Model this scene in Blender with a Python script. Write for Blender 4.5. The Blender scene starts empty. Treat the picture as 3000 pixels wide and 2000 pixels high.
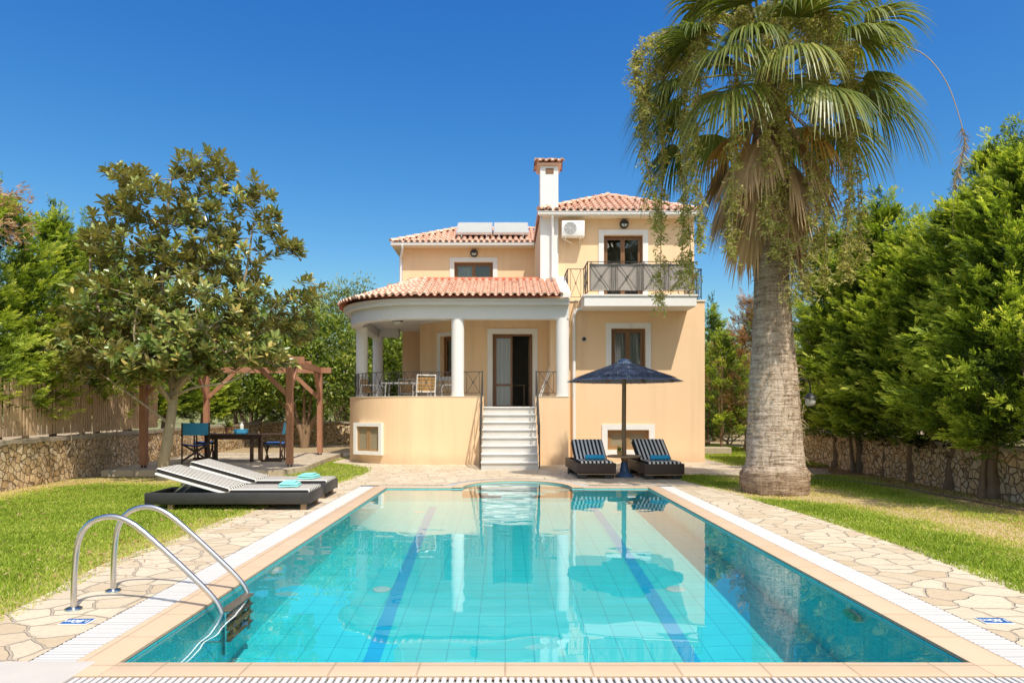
import bpy, math, random
import numpy as np
from mathutils import Vector, Matrix, noise as mnoise
PI = math.pi
R = math.radians
random.seed(7)
RNG = np.random.default_rng(11)
S = bpy.context.scene
COL = S.collection

# ------------------------------------------------------------------ survey helpers
EYE = 1.5
def at(px, py, Y):                       # a surveyed point at distance Y
    return Vector(((px - 1480) / 2000 * Y, Y, EYE - (py - 1200) / 2000 * Y))
def X_at(px, Y): return (px - 1480) / 2000 * Y
def Z_at(py, Y): return EYE - (py - 1200) / 2000 * Y

# ------------------------------------------------------------------ objects
def tag(o, label=None, cat=None, group=None, kind=None):
    if label: o['label'] = label
    if cat: o['category'] = cat
    if group: o['group'] = group
    if kind: o['kind'] = kind
    return o
def empty(name, loc=(0, 0, 0), rz=0.0):
    o = bpy.data.objects.new(name, None); COL.objects.link(o)
    o.location = loc; o.rotation_euler = (0, 0, rz); o.empty_display_size = .2
    return o
def thing(name, label, cat, loc=(0, 0, 0), rz=0.0, group=None):
    return tag(empty(name, loc, rz), label, cat, group)
def wloc(o):
    v = Vector((0, 0, 0))
    while o is not None:
        v += Vector(o.location); o = o.parent
    return v
KIDS = {}
def link(name, me, parent=None):
    o = bpy.data.objects.new(name, me); COL.objects.link(o)
    if parent is not None:
        o.parent = parent; KIDS.setdefault(parent, []).append(o)
    return o
def copy_tree(o, parent=None):
    c = o.copy(); COL.objects.link(c)
    if parent is not None:
        c.parent = parent; KIDS.setdefault(parent, []).append(c)
    for ch in list(KIDS.get(o, [])):
        copy_tree(ch, c)
    return c

class MB:
    """collects shapes, then links them as ONE mesh object"""
    def __init__(s): s.v = []; s.f = []; s.t = []; s.tint = .5
    def add(s, vs, fs):
        b = len(s.v)
        s.v += [tuple(v) for v in vs]
        for f in fs:
            s.f.append(tuple(i + b for i in f)); s.t.append(s.tint)
        return s
    def quad(s, a, b, c, d): return s.add([a, b, c, d], [(0, 1, 2, 3)])
    def box(s, x0, x1, y0, y1, z0, z1):
        vs = [(x, y, z) for z in (z0, z1) for y in (y0, y1) for x in (x0, x1)]
        return s.add(vs, [(0, 2, 3, 1), (4, 5, 7, 6), (0, 1, 5, 4), (2, 6, 7, 3), (0, 4, 6, 2), (1, 3, 7, 5)])
    def rbox(s, x0, x1, y0, y1, z0, z1, r=.02, n=2):
        """box with rounded edges"""
        pts = []
        def ring(xa, xb, ya, yb, z, rr):
            out = []
            for cx, cy, a0 in ((xb, yb, 0), (xa, yb, 90), (xa, ya, 180), (xb, ya, 270)):
                sx = -1 if cx == xb else 1; sy = -1 if cy == yb else 1
                for k in range(n + 1):
                    a = R(a0 + 90 * k / n)
                    out.append((cx + sx * rr + rr * math.cos(a), cy + sy * rr + rr * math.sin(a), z))
            return out
        rings = []
        for k in range(n + 1):
            a = PI / 2 * k / n
            i = r * (1 - math.sin(a)); z = z0 + r * (1 - math.cos(a))
            rings.append(ring(x0 + i, x1 - i, y0 + i, y1 - i, z, max(r - i, .0008)))
        for k in range(n + 1):
            a = PI / 2 * k / n
            i = r * (1 - math.cos(a)); z = z1 - r + r * math.sin(a)
            rings.append(ring(x0 + i, x1 - i, y0 + i, y1 - i, z, max(r - i, .0008)))
        m = len(rings[0]); vs = [p for q in rings for p in q]; fs = []
        for j in range(len(rings) - 1):
            for k in range(m):
                fs.append((j * m + k, j * m + (k + 1) % m, (j + 1) * m + (k + 1) % m, (j + 1) * m + k))
        fs.append(tuple(range(m - 1, -1, -1))); fs.append(tuple((len(rings) - 1) * m + k for k in range(m)))
        return s.add(vs, fs)
    def bar(s, a, b, w, h=None, up=(0, 0, 1)):
        """square bar from a to b"""
        h = h or w; a = Vector(a); b = Vector(b); d = (b - a).normalized()
        u = Vector(up)
        if abs(d.dot(u)) > .98: u = Vector((0, 1, 0))
        sd = d.cross(u).normalized(); u = sd.cross(d).normalized()
        o = [sd * (-w / 2) + u * (-h / 2), sd * (w / 2) + u * (-h / 2), sd * (w / 2) + u * (h / 2), sd * (-w / 2) + u * (h / 2)]
        return s.add([a + q for q in o] + [b + q for q in o],
                     [(0, 3, 2, 1), (4, 5, 6, 7), (0, 1, 5, 4), (1, 2, 6, 5), (2, 3, 7, 6), (3, 0, 4, 7)])
    def tube(s, pts, r, n=8, cap=True):
        """tube along a path; r a number or a list"""
        P = [Vector(p) for p in pts]; m = len(P)
        rr = r if isinstance(r, (list, tuple)) else [r] * m
        vs = []; prev = None
        for i in range(m):
            d = (P[min(i + 1, m - 1)] - P[max(i - 1, 0)])
            d = d.normalized() if d.length > 1e-9 else Vector((0, 0, 1))
            if prev is None:
                u = Vector((0, 0, 1)) if abs(d.z) < .9 else Vector((1, 0, 0))
            else: u = prev
            sd = d.cross(u)
            if sd.length < 1e-6: sd = d.cross(Vector((1, .3, 0)))
            sd.normalize(); u = sd.cross(d).normalized(); prev = u
            for k in range(n):
                a = 2 * PI * k / n
                vs.append(P[i] + sd * (rr[i] * math.cos(a)) + u * (rr[i] * math.sin(a)))
        fs = []
        for i in range(m - 1):
            for k in range(n):
                fs.append((i * n + k, i * n + (k + 1) % n, (i + 1) * n + (k + 1) % n, (i + 1) * n + k))
        if cap:
            fs.append(tuple(range(n - 1, -1, -1))); fs.append(tuple((m - 1) * n + k for k in range(n)))
        return s.add(vs, fs)
    def cyl(s, a, b, r, n=16, r2=None): return s.tube([a, b], [r, r if r2 is None else r2], n)
    def lathe(s, prof, c=(0, 0), n=24, cap=True):
        """profile of (radius, z) turned about a vertical axis"""
        m = len(prof); vs = []
        for r, z in prof:
            for k in range(n):
                a = 2 * PI * k / n; vs.append((c[0] + r * math.cos(a), c[1] + r * math.sin(a), z))
        fs = [(i * n + k, i * n + (k + 1) % n, (i + 1) * n + (k + 1) % n, (i + 1) * n + k) for i in range(m - 1) for k in range(n)]
        if cap: fs.append(tuple(range(n - 1, -1, -1))); fs.append(tuple((m - 1) * n + k for k in range(n)))
        return s.add(vs, fs)
    def prism(s, pts, z0, z1):
        """polygon (counter-clockwise from above) pulled up"""
        n = len(pts)
        vs = [(p[0], p[1], z0) for p in pts] + [(p[0], p[1], z1) for p in pts]
        fs = [(k, (k + 1) % n, n + (k + 1) % n, n + k) for k in range(n)]
        fs += [tuple(range(n - 1, -1, -1)), tuple(range(n, 2 * n))]
        return s.add(vs, fs)
    def band(s, pa, pb, za0, za1):
        """solid wall between two polylines pa (outside) and pb (inside), open ended, from z za0 to za1"""
        n = len(pa)
        vs = [(p[0], p[1], za0) for p in pa] + [(p[0], p[1], za1) for p in pa] + [(p[0], p[1], za0) for p in pb] + [(p[0], p[1], za1) for p in pb]
        fs = []
        for k in range(n - 1):
            fs += [(k, k + 1, n + k + 1, n + k), (n + k, n + k + 1, 3 * n + k + 1, 3 * n + k),
                   (3 * n + k, 3 * n + k + 1, 2 * n + k + 1, 2 * n + k), (2 * n + k, 2 * n + k + 1, k + 1, k)]
        fs += [(0, n, 3 * n, 2 * n), (n - 1, 3 * n - 1, 4 * n - 1, 2 * n - 1)]
        return s.add(vs, fs)
    def wall(s, p0, p1, z0, z1, holes=(), depth=.2):
        """wall face from p0 to p1 (left to right seen from outside) with openings (s0, s1, z0, z1)"""
        p0 = Vector((p0[0], p0[1], 0)); p1 = Vector((p1[0], p1[1], 0))
        L = (p1 - p0).length; d = (p1 - p0) / L; nrm = Vector((d.y, -d.x, 0))
        ss = sorted({0, L, *[h[0] for h in holes], *[h[1] for h in holes]})
        zz = sorted({z0, z1, *[h[2] for h in holes], *[h[3] for h in holes]})
        P = lambda a, z, o=0: p0 + d * a - nrm * o + Vector((0, 0, z))
        for i in range(len(ss) - 1):
            for j in range(len(zz) - 1):
                cs = (ss[i] + ss[i + 1]) / 2; cz = (zz[j] + zz[j + 1]) / 2
                if any(h[0] < cs < h[1] and h[2] < cz < h[3] for h in holes): continue
                s.quad(P(ss[i], zz[j]), P(ss[i + 1], zz[j]), P(ss[i + 1], zz[j + 1]), P(ss[i], zz[j + 1]))
        for a, b, c, e in holes:
            s.quad(P(a, c), P(a, e), P(a, e, depth), P(a, c, depth))
            s.quad(P(b, e), P(b, c), P(b, c, depth), P(b, e, depth))
            s.quad(P(a, e), P(b, e), P(b, e, depth), P(a, e, depth))
            s.quad(P(b, c), P(a, c), P(a, c, depth), P(b, c, depth))
        return s
    def build(s, name, mat, parent=None, smooth=False, world=False, uv=False, label=None):
        off = wloc(parent) if (world and parent is not None) else Vector((0, 0, 0))
        me = bpy.data.meshes.new(name)
        me.from_pydata([(v[0] - off.x, v[1] - off.y, v[2] - off.z) for v in s.v], [], s.f)
        at_ = me.attributes.new('tint', 'FLOAT', 'FACE'); at_.data.foreach_set('value', s.t)
        if smooth:
            me.shade_smooth()
            if smooth != 'all': me.set_sharp_from_angle(angle=R(40))
        if uv:
            l = me.uv_layers.new(name='UVMap')
            for p in me.polygons:
                n = p.normal; ax = max(range(3), key=lambda i: abs(n[i]))
                for li in p.loop_indices:
                    c = me.vertices[me.loops[li].vertex_index].co
                    l.data[li].uv = (c.y, c.z) if ax == 0 else (c.x, c.z) if ax == 1 else (c.x, c.y)
        me.materials.append(mat)
        o = link(name, me, parent)
        if label: o['label'] = label
        return o

def np_mesh(name, V, F, mat, parent=None, tint=None, smooth=False):
    """mesh from arrays; F is (m, k)"""
    me = bpy.data.meshes.new(name)
    V = np.ascontiguousarray(V, np.float32); F = np.ascontiguousarray(F, np.int32); m, k = F.shape
    me.vertices.add(len(V)); me.vertices.foreach_set('co', V.ravel())
    me.loops.add(m * k); me.loops.foreach_set('vertex_index', F.ravel())
    me.polygons.add(m); me.polygons.foreach_set('loop_start', np.arange(0, m * k, k, dtype=np.int32))
    me.update(calc_edges=True)
    if tint is not None:
        a = me.attributes.new('tint', 'FLOAT', 'FACE'); a.data.foreach_set('value', np.ascontiguousarray(tint, np.float32))
    if smooth: me.shade_smooth()
    me.materials.append(mat)
    return link(name, me, parent)

# ------------------------------------------------------------------ materials
class NT:
    def __init__(s, name):
        s.m = bpy.data.materials.new(name); s.m.use_nodes = True; s.t = s.m.node_tree; s.t.nodes.clear()
        s.out = s.n('ShaderNodeOutputMaterial')
    def n(s, typ, **kw):
        x = s.t.nodes.new(typ)
        for k, v in kw.items():
            if k in x.inputs: s.set(x, k, v)
            else: setattr(x, k, v)
        return x
    def set(s, x, k, v):
        if isinstance(v, bpy.types.NodeSocket): s.t.links.new(v, x.inputs[k])
        elif isinstance(v, (tuple, list)) and len(v) == 3 and x.inputs[k].type == 'RGBA': x.inputs[k].default_value = (*v, 1)
        else: x.inputs[k].default_value = v
    def l(s, a, b): s.t.links.new(a, b)
    def coord(s, which='Object'): return s.n('ShaderNodeTexCoord').outputs[which]
    def noise(s, vec, scale, detail=4, rough=.55):
        x = s.n('ShaderNodeTexNoise', Scale=scale, Detail=detail, Roughness=rough); s.l(vec, x.inputs['Vector']); return x.outputs['Fac']
    def ramp(s, fac, stops):
        x = s.n('ShaderNodeValToRGB'); e = x.color_ramp.elements
        while len(e) < len(stops): e.new(.5)
        for i, (p, c) in enumerate(stops):
            e[i].position = p; e[i].color = (*c, 1) if len(c) == 3 else c
        s.l(fac, x.inputs['Fac']); return x.outputs['Color']
    def mix(s, fac, a, b, mode='MIX'):
        x = s.n('ShaderNodeMix', data_type='RGBA', blend_type=mode)
        for idx, v in ((0, fac), (6, a), (7, b)):
            if isinstance(v, bpy.types.NodeSocket): s.l(v, x.inputs[idx])
            elif isinstance(v, (tuple, list)): x.inputs[idx].default_value = (*v[:3], 1)
            else: x.inputs[idx].default_value = v
        return x.outputs[2]
    def math(s, op, a, b=0.0, c=None):
        x = s.n('ShaderNodeMath', operation=op)
        for i, v in enumerate((a, b) if c is None else (a, b, c)):
            if isinstance(v, bpy.types.NodeSocket): s.l(v, x.inputs[i])
            else: x.inputs[i].default_value = v
        return x.outputs[0]
    def bump(s, h, strength=.5, dist=.02, nrm=None):
        x = s.n('ShaderNodeBump', Strength=strength, Distance=dist); s.l(h, x.inputs['Height'])
        if nrm is not None: s.l(nrm, x.inputs['Normal'])
        return x.outputs['Normal']
    def attr(s, name='tint'): return s.n('ShaderNodeAttribute', attribute_name=name).outputs['Fac']
    def pbr(s, color, rough=.6, nrm=None, metal=0, spec=.5, coat=0, sheen=0):
        b = s.n('ShaderNodeBsdfPrincipled')
        s.set(b, 'Base Color', color); s.set(b, 'Roughness', rough); s.set(b, 'Metallic', metal)
        b.inputs['Specular IOR Level'].default_value = spec
        if coat: b.inputs['Coat Weight'].default_value = coat
        if nrm is not None: s.l(nrm, b.inputs['Normal'])
        return b.outputs[0]
    def done(s, sh):
        s.l(sh, s.out.inputs['Surface']); return s.m

def sc(c, k): return tuple(min(1, v * k) for v in c)
def simple(name, col, rough=.6, var=.18, scale=6, bump=0, bscale=60, metal=0, spec=.5, tint=0, dirt=None, bdist=.004):
    t = NT(name); v = t.coord()
    c = t.mix(t.noise(v, scale, 5), sc(col, 1 - var), sc(col, 1 + var))
    if tint: c = t.mix(t.attr(), t.mix(1, c, (1 - tint,) * 3, 'MULTIPLY'), t.mix(1, c, (1 + tint,) * 3, 'MULTIPLY'))
    if dirt:
        f = t.ramp(t.noise(v, dirt[1], 6, .7), [(dirt[2], (0, 0, 0)), (min(1, dirt[2] + .22), (1, 1, 1))])
        c = t.mix(f, c, dirt[0])
    n = t.bump(t.noise(v, bscale, 4), bump, bdist) if bump else None
    rr = t.math('ADD', t.math('MULTIPLY', t.noise(v, scale * 2, 3), .2), rough - .1)
    return t.done(t.pbr(c, rr, n, metal, spec))

def leaf_mat(name, stops, trans=.3, rough=.45, back=None, spec=.4):
    """leaf colours spread by the per-leaf tint; a share of light passes through"""
    t = NT(name); c = t.ramp(t.attr(), stops)
    if back: c = t.mix(t.n('ShaderNodeNewGeometry').outputs['Backfacing'], c, back)
    b = t.pbr(c, rough, None, 0, spec)
    tr = t.n('ShaderNodeBsdfTranslucent'); t.l(t.mix(1, c, (1.5, 1.5, .7), 'MULTIPLY'), tr.inputs['Color'])
    m = t.n('ShaderNodeMixShader'); m.inputs[0].default_value = trans
    t.l(b, m.inputs[1]); t.l(tr.outputs[0], m.inputs[2])
    return t.done(m.outputs[0])

MAT = {}
def make_materials():
    W = MAT
    # painted render of the villa: fine grain, faint blotches, darker splash zone near the ground
    t = NT('yellow_render'); v = t.coord()
    c = t.mix(t.noise(v, 1.3, 6, .6), (.85, .585, .345), (.905, .655, .415))
    c = t.mix(t.math('MULTIPLY', t.noise(v, 9, 6, .7), .4), c, (.78, .54, .32))
    mp = t.n('ShaderNodeMapping'); t.l(v, mp.inputs['Vector']); mp.inputs['Scale'].default_value = (2.6, 2.6, .16)
    c = t.mix(t.ramp(t.noise(mp.outputs[0], 1.0, 6, .65), [(.50, (0, 0, 0)), (.75, (.35, .35, .35))]), c, (.60, .42, .26))
    sz = t.n('ShaderNodeSeparateXYZ'); t.l(v, sz.inputs[0])
    lowf = t.math('MULTIPLY', t.ramp(t.math('ADD', sz.outputs[2], t.math('MULTIPLY', t.noise(v, 4, 6, .7), .5)), [(.30, (1, 1, 1)), (.62, (0, 0, 0))]), .45)
    c = t.mix(lowf, c, (.50, .36, .23))
    W['wall'] = t.done(t.pbr(c, .85, t.bump(t.noise(v, 120, 3), .25, .003), 0, .25))
    W['white'] = simple('white_render', (.78, .76, .72), .8, .05, 3, .2, 120, dirt=((.55, .50, .42), 2.2, .62))
    W['white_metal'] = simple('white_paint', (.80, .79, .76), .4, .04, 4)
    W['column'] = simple('white_column_paint', (.80, .78, .74), .7, .04, 3, .12, 100)
    W['cream'] = simple('cream_soffit', (.80, .70, .54), .8, .05, 3)
    # roof tiles: every tile its own tint, with lichen
    t = NT('terracotta_tile'); v = t.coord()
    c = t.ramp(t.attr(), [(0, (.54, .28, .19)), (.35, (.70, .43, .31)), (.7, (.76, .52, .39)), (1, (.80, .62, .50))])
    c = t.mix(t.ramp(t.noise(v, 7, 6, .7), [(.5, (0, 0, 0)), (.78, (.45, .45, .45))]), c, (.62, .48, .37))
    W['tile'] = t.done(t.pbr(c, .8, t.bump(t.noise(v, 60, 4), .3, .004), 0, .3))
    W['ridge'] = simple('ridge_mortar_red', (.52, .17, .09), .8, .2, 5, .3, 40)
    # brown window timber
    t = NT('brown_timber'); v = t.coord()
    mp = t.n('ShaderNodeMapping'); t.l(v, mp.inputs['Vector']); mp.inputs['Scale'].default_value = (14, 14, 1.2)
    g = t.noise(mp.outputs[0], 3, 6, .65)
    c = t.ramp(g, [(.25, (.13, .062, .025)), (.75, (.27, .14, .062))])
    W['timber'] = t.done(t.pbr(c, .45, t.bump(g, .2, .003), 0, .4))
    t = NT('dark_timber'); v = t.coord(); g = t.noise(v, 18, 5)
    W['dark_timber'] = t.done(t.pbr(t.ramp(g, [(.3, (.035, .018, .011)), (.8, (.085, .042, .026))]), .5, None, 0, .4))
    t = NT('pergola_timber'); v = t.coord()
    mp = t.n('ShaderNodeMapping'); t.l(v, mp.inputs['Vector']); mp.inputs['Scale'].default_value = (10, 10, 1.5)
    g = t.noise(mp.outputs[0], 3, 6, .65)
    W['pergola'] = t.done(t.pbr(t.ramp(g, [(.25, (.26, .115, .065)), (.75, (.46, .235, .14))]), .65, t.bump(g, .3, .003), 0, .3))
    # window glass: clear where seen straight, mirror at grazing
    t = NT('window_glass')
    tr = t.n('ShaderNodeBsdfTransparent', Color=(.78, .84, .84)); gl = t.n('ShaderNodeBsdfGlossy', Roughness=.02)
    fr = t.n('ShaderNodeFresnel', IOR=1.9); m = t.n('ShaderNodeMixShader')
    t.l(fr.outputs[0], m.inputs[0]); t.l(tr.outputs[0], m.inputs[1]); t.l(gl.outputs[0], m.inputs[2]); W['glass'] = t.done(m.outputs[0])
    t = NT('curtain_cloth'); v = t.coord()
    mp = t.n('ShaderNodeMapping'); t.l(v, mp.inputs['Vector']); mp.inputs['Scale'].default_value = (30, 30, .4)
    g = t.noise(mp.outputs[0], 1, 2)
    W['curtain'] = t.done(t.pbr(t.ramp(g, [(.3, (.50, .47, .40)), (.7, (.80, .77, .70))]), .9, t.bump(g, .6, .03)))
    W['tread_grip'] = simple('dark_tread_grip', (.10, .085, .06), .45, .3, 12)
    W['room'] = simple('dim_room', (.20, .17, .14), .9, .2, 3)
    W['iron'] = simple('wrought_iron', (.045, .040, .036), .5, .25, 9, .2, 70, metal=.4)
    W['black'] = simple('black_metal', (.02, .02, .02), .45, .2, 10)
    W['marble'] = simple('white_marble_step', (.80, .78, .74), .35, .06, 4, .05, 40, dirt=((.58, .55, .5), 3, .6))
    W['screen'] = simple('grey_screen_cloth', (.36, .32, .28), .95, .12, 3, .4, 25, bdist=.02)
    W['lamp_glass'] = simple('frosted_glass', (.72, .70, .62), .3, .05)
    W['ac_grille'] = simple('grey_fan_grille', (.34, .34, .33), .6, .1)
    t = NT('solar_absorber'); v = t.coord()
    W['solar'] = t.done(t.pbr(t.mix(t.noise(v, 2, 3), (.36, .37, .34), (.44, .44, .40)), .5, None, 0, .4))
    W['alu'] = simple('aluminium', (.62, .62, .61), .4, .06, 5, metal=.6)
    t = NT('stainless'); v = t.coord()
    W['steel'] = t.done(t.pbr(t.mix(t.noise(v, 6, 4), (.55, .54, .52), (.70, .69, .67)), .22, None, 1, .5))
    # flagstone paving: cracked slabs with grey pointing
    def flag(name, scale, a, b, grout, gw):
        t = NT(name); v = t.coord()
        wob = t.n('ShaderNodeTexNoise', Scale=2.2, Detail=3); t.l(v, wob.inputs['Vector'])
        vv = t.n('ShaderNodeVectorMath', operation='MULTIPLY_ADD'); t.l(wob.outputs['Color'], vv.inputs[0])
        vv.inputs[1].default_value = (.26, .26, 0); t.l(v, vv.inputs[2])
        mp = t.n('ShaderNodeMapping'); t.l(vv.outputs[0], mp.inputs['Vector']); mp.inputs['Scale'].default_value = (scale, scale * 1.25, 0)
        ve = t.n('ShaderNodeTexVoronoi', feature='DISTANCE_TO_EDGE', voronoi_dimensions='2D', Scale=1); t.l(mp.outputs[0], ve.inputs['Vector'])
        vc = t.n('ShaderNodeTexVoronoi', feature='F1', voronoi_dimensions='2D', Scale=1); t.l(mp.outputs[0], vc.inputs['Vector'])
        sp = t.n('ShaderNodeSeparateColor'); t.l(vc.outputs['Color'], sp.inputs[0])
        edge = t.ramp(t.math('ADD', ve.outputs['Distance'], t.math('MULTIPLY', t.math('SUBTRACT', t.noise(v, 14, 4), .5), .05)), [(gw, (0, 0, 0)), (gw + .025, (1, 1, 1))])
        c = t.ramp(sp.outputs[0], [(0, a), (.55, sc(b, .92)), (1, b)])
        c = t.mix(t.math('MULTIPLY', t.noise(v, 3.5, 7, .7), .55), c, sc(a, .72))
        c = t.mix(t.ramp(t.noise(v, 26, 5, .7), [(.5, (0, 0, 0)), (.8, (.5, .5, .5))]), c, sc(a, .6))
        c = t.mix(edge, t.mix(t.noise(v, 20, 4), sc(grout, .8), sc(grout, 1.2)), c)
        h = t.math('ADD', t.math('MULTIPLY', edge, .7), t.math('MULTIPLY', t.noise(v, 12, 6, .7), .5))
        return t.done(t.pbr(c, .75, t.bump(h, .9, .022), 0, .35))
    W['paving'] = flag('flagstone_paving', 3.3, (.56, .44, .29), (.74, .63, .47), (.43, .36, .27), .024)
    W['platform'] = flag('platform_paving', 2.0, (.50, .40, .27), (.62, .52, .38), (.36, .32, .26), .03)
    # dry stone wall
    t = NT('rubble_stone'); v = t.coord()
    wob = t.n('ShaderNodeTexNoise', Scale=5, Detail=3); t.l(v, wob.inputs['Vector'])
    vv = t.n('ShaderNodeVectorMath', operation='MULTIPLY_ADD'); t.l(wob.outputs['Color'], vv.inputs[0]); vv.inputs[1].default_value = (.1, .1, .1); t.l(v, vv.inputs[2])
    ve = t.n('ShaderNodeTexVoronoi', feature='DISTANCE_TO_EDGE', Scale=7.0); t.l(vv.outputs[0], ve.inputs['Vector'])
    vc = t.n('ShaderNodeTexVoronoi', feature='F1', Scale=7.0); t.l(vv.outputs[0], vc.inputs['Vector'])
    sp = t.n('ShaderNodeSeparateColor'); t.l(vc.outputs['Color'], sp.inputs[0])
    c = t.ramp(sp.outputs[0], [(0, (.68, .46, .24)), (.4, (.86, .62, .35)), (.75, (.92, .73, .47)), (1, (.78, .62, .43))])
    c = t.mix(t.math('MULTIPLY', t.noise(v, 16, 6, .7), .5), c, (.46, .31, .17))
    e = t.ramp(ve.outputs['Distance'], [(.012, (0, 0, 0)), (.075, (1, 1, 1))])
    c = t.mix(e, (.37, .26, .155), c)
    h = t.math('ADD', e, t.math('MULTIPLY', t.noise(v, 25, 5), .4))
    W['stone'] = t.done(t.pbr(c, .9, t.bump(h, 1, .09), 0, .2))
    W['stone_cap'] = simple('wall_capping', (.40, .33, .24), .9, .25, 5, .5, 30, bdist=.015)
    # coping tiles
    t = NT('beige_coping'); v = t.coord('UV')
    br = t.n('ShaderNodeTexBrick', offset=0.0, Scale=1); t.l(v, br.inputs['Vector'])
    br.inputs['Brick Width'].default_value = .50; br.inputs['Row Height'].default_value = .50; br.inputs['Mortar Size'].default_value = .007
    t.set(br, 'Color1', (.60, .43, .28)); t.set(br, 'Color2', (.55, .385, .24)); t.set(br, 'Mortar', (.34, .23, .14))
    mp = t.n('ShaderNodeMapping'); t.l(v, mp.inputs['Vector']); mp.inputs['Scale'].default_value = (6, 6, 6)
    c = t.mix(t.math('MULTIPLY', t.noise(mp.outputs[0], 1, 6, .65), .5), br.outputs['Color'], (.66, .53, .39))
    W['coping'] = t.done(t.pbr(c, .6, t.bump(t.noise(v, 90, 3), .2, .003), 0, .35))
    W['grate'] = simple('white_plastic_grate', (.57, .555, .53), .5, .05, 2, dirt=((.45, .36, .28), 1.6, .66))
    W['slab'] = simple('pale_corner_slab', (.52, .48, .43), .7, .08, 4, .2, 60)
    W['trough'] = simple('gutter_trough', (.10, .085, .07), .9)
    # pool tiles
    def tiles(name, a, b, grout):
        t = NT(name); v = t.coord('UV')
        br = t.n('ShaderNodeTexBrick', offset=0.0, Scale=1); t.l(v, br.inputs['Vector'])
        br.inputs['Brick Width'].default_value = .25; br.inputs['Row Height'].default_value = .25; br.inputs['Mortar Size'].default_value = .0045
        t.set(br, 'Color1', a); t.set(br, 'Color2', b); t.set(br, 'Mortar', grout)
        c = t.mix(t.math('MULTIPLY', t.noise(v, 1.1, 5, .6), .5), br.outputs['Color'], sc(a, .82))
        return t.done(t.pbr(c, .35, None, 0, .4))
    W['pool'] = tiles('pool_tile', (.045, .78, .82), (.055, .82, .86), (.015, .46, .56))
    W['pool_wall'] = tiles('pool_wall_tile', (.09, .88, .92), (.10, .90, .95), (.03, .55, .64))
    W['lane'] = tiles('lane_tile', (.010, .48, .80), (.014, .52, .84), (.008, .30, .55))
    t = NT('water')
    rf = t.n('ShaderNodeBsdfRefraction', IOR=1.33, Roughness=0.0, Color=(.95, 1.0, 1.0)); gl = t.n('ShaderNodeBsdfGlossy', Roughness=0.0, Color=(1, 1, 1))
    fr = t.n('ShaderNodeFresnel', IOR=1.33); k = t.math('MINIMUM', t.math('MULTIPLY', fr.outputs[0], 1.45), 1.0)
    m = t.n('ShaderNodeMixShader'); t.l(k, m.inputs[0]); t.l(rf.outputs[0], m.inputs[1]); t.l(gl.outputs[0], m.inputs[2]); W['water'] = t.done(m.outputs[0])
    # ground and lawn
    t = NT('dry_earth'); v = t.coord()
    c = t.ramp(t.noise(v, 1.3, 8, .7), [(.25, (.22, .15, .09)), (.5, (.36, .27, .16)), (.75, (.46, .37, .23))])
    c = t.mix(t.math('MULTIPLY', t.noise(v, 40, 4, .8), .6), c, (.36, .28, .17))
    W['earth'] = t.done(t.pbr(c, .95, t.bump(t.noise(v, 35, 6), .6, .02), 0, .1))
    t = NT('turf'); v = t.coord(); f = t.attr('dry')
    g = t.ramp(t.noise(v, 22, 6, .75), [(.25, (.14, .17, .026)), (.75, (.30, .33, .07))])
    s_ = t.ramp(t.noise(v, 30, 6, .75), [(.2, (.30, .21, .11)), (.5, (.48, .36, .20)), (.8, (.62, .49, .30))])
    W['turf'] = t.done(t.pbr(t.mix(f, g, s_), .95, t.bump(t.noise(v, 50, 5), .5, .02), 0, .1))
    W['grass'] = leaf_mat('grass_blade', [(0, (.14, .20, .022)), (.3, (.29, .40, .042)), (.55, (.46, .54, .085)), (.75, (.60, .52, .20)), (1, (.70, .56, .33))], .38, .6, spec=.2)
    # foliage
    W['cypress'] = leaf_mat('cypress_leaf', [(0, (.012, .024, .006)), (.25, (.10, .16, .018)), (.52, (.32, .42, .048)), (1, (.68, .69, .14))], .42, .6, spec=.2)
    W['brown_cypress'] = leaf_mat('browned_cypress_leaf', [(0, (.16, .09, .05)), (.5, (.42, .24, .13)), (1, (.62, .42, .27))], .25, .7, spec=.15)
    W['magnolia'] = leaf_mat('magnolia_leaf', [(0, (.035, .065, .016)), (.5, (.14, .21, .045)), (.85, (.40, .44, .13)), (1, (.56, .44, .14))], .25, .28, back=(.25, .225, .08), spec=.6)
    W['olive'] = leaf_mat('olive_leaf', [(0, (.05, .08, .02)), (.5, (.19, .23, .06)), (1, (.42, .42, .16))], .35, .5)
    W['shrub'] = leaf_mat('bright_shrub_leaf', [(0, (.03, .06, .010)), (.5, (.16, .23, .032)), (1, (.46, .48, .10))], .38, .45)
    W['far_leaf'] = leaf_mat('hill_leaf', [(0, (.09, .12, .04)), (.6, (.24, .26, .09)), (1, (.40, .36, .16))], .3, .7)
    W['palm'] = leaf_mat('palm_leaf', [(0, (.05, .085, .016)), (.5, (.16, .20, .035)), (1, (.38, .37, .11))], .32, .36, spec=.5)
    W['dead_palm'] = leaf_mat('dead_palm_leaf', [(0, (.22, .14, .06)), (.5, (.48, .33, .17)), (1, (.68, .52, .32))], .25, .7)
    W['orange_palm'] = leaf_mat('dying_palm_leaf', [(0, (.28, .13, .025)), (.5, (.46, .25, .05)), (1, (.55, .36, .10))], .3, .6)
    W['fruit'] = leaf_mat('palm_flower_spray', [(0, (.13, .16, .03)), (.5, (.36, .37, .08)), (1, (.68, .60, .25))], .38, .6)
    W['stalk'] = simple('palm_stalk', (.38, .28, .15), .7, .25, 6)
    t = NT('palm_trunk'); v = t.coord()
    mp = t.n('ShaderNodeMapping'); t.l(v, mp.inputs['Vector']); mp.inputs['Scale'].default_value = (2.5, 2.5, 22)
    g = t.noise(mp.outputs[0], 1.0, 6, .7); g2 = t.noise(v, 16, 6, .75)
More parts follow.
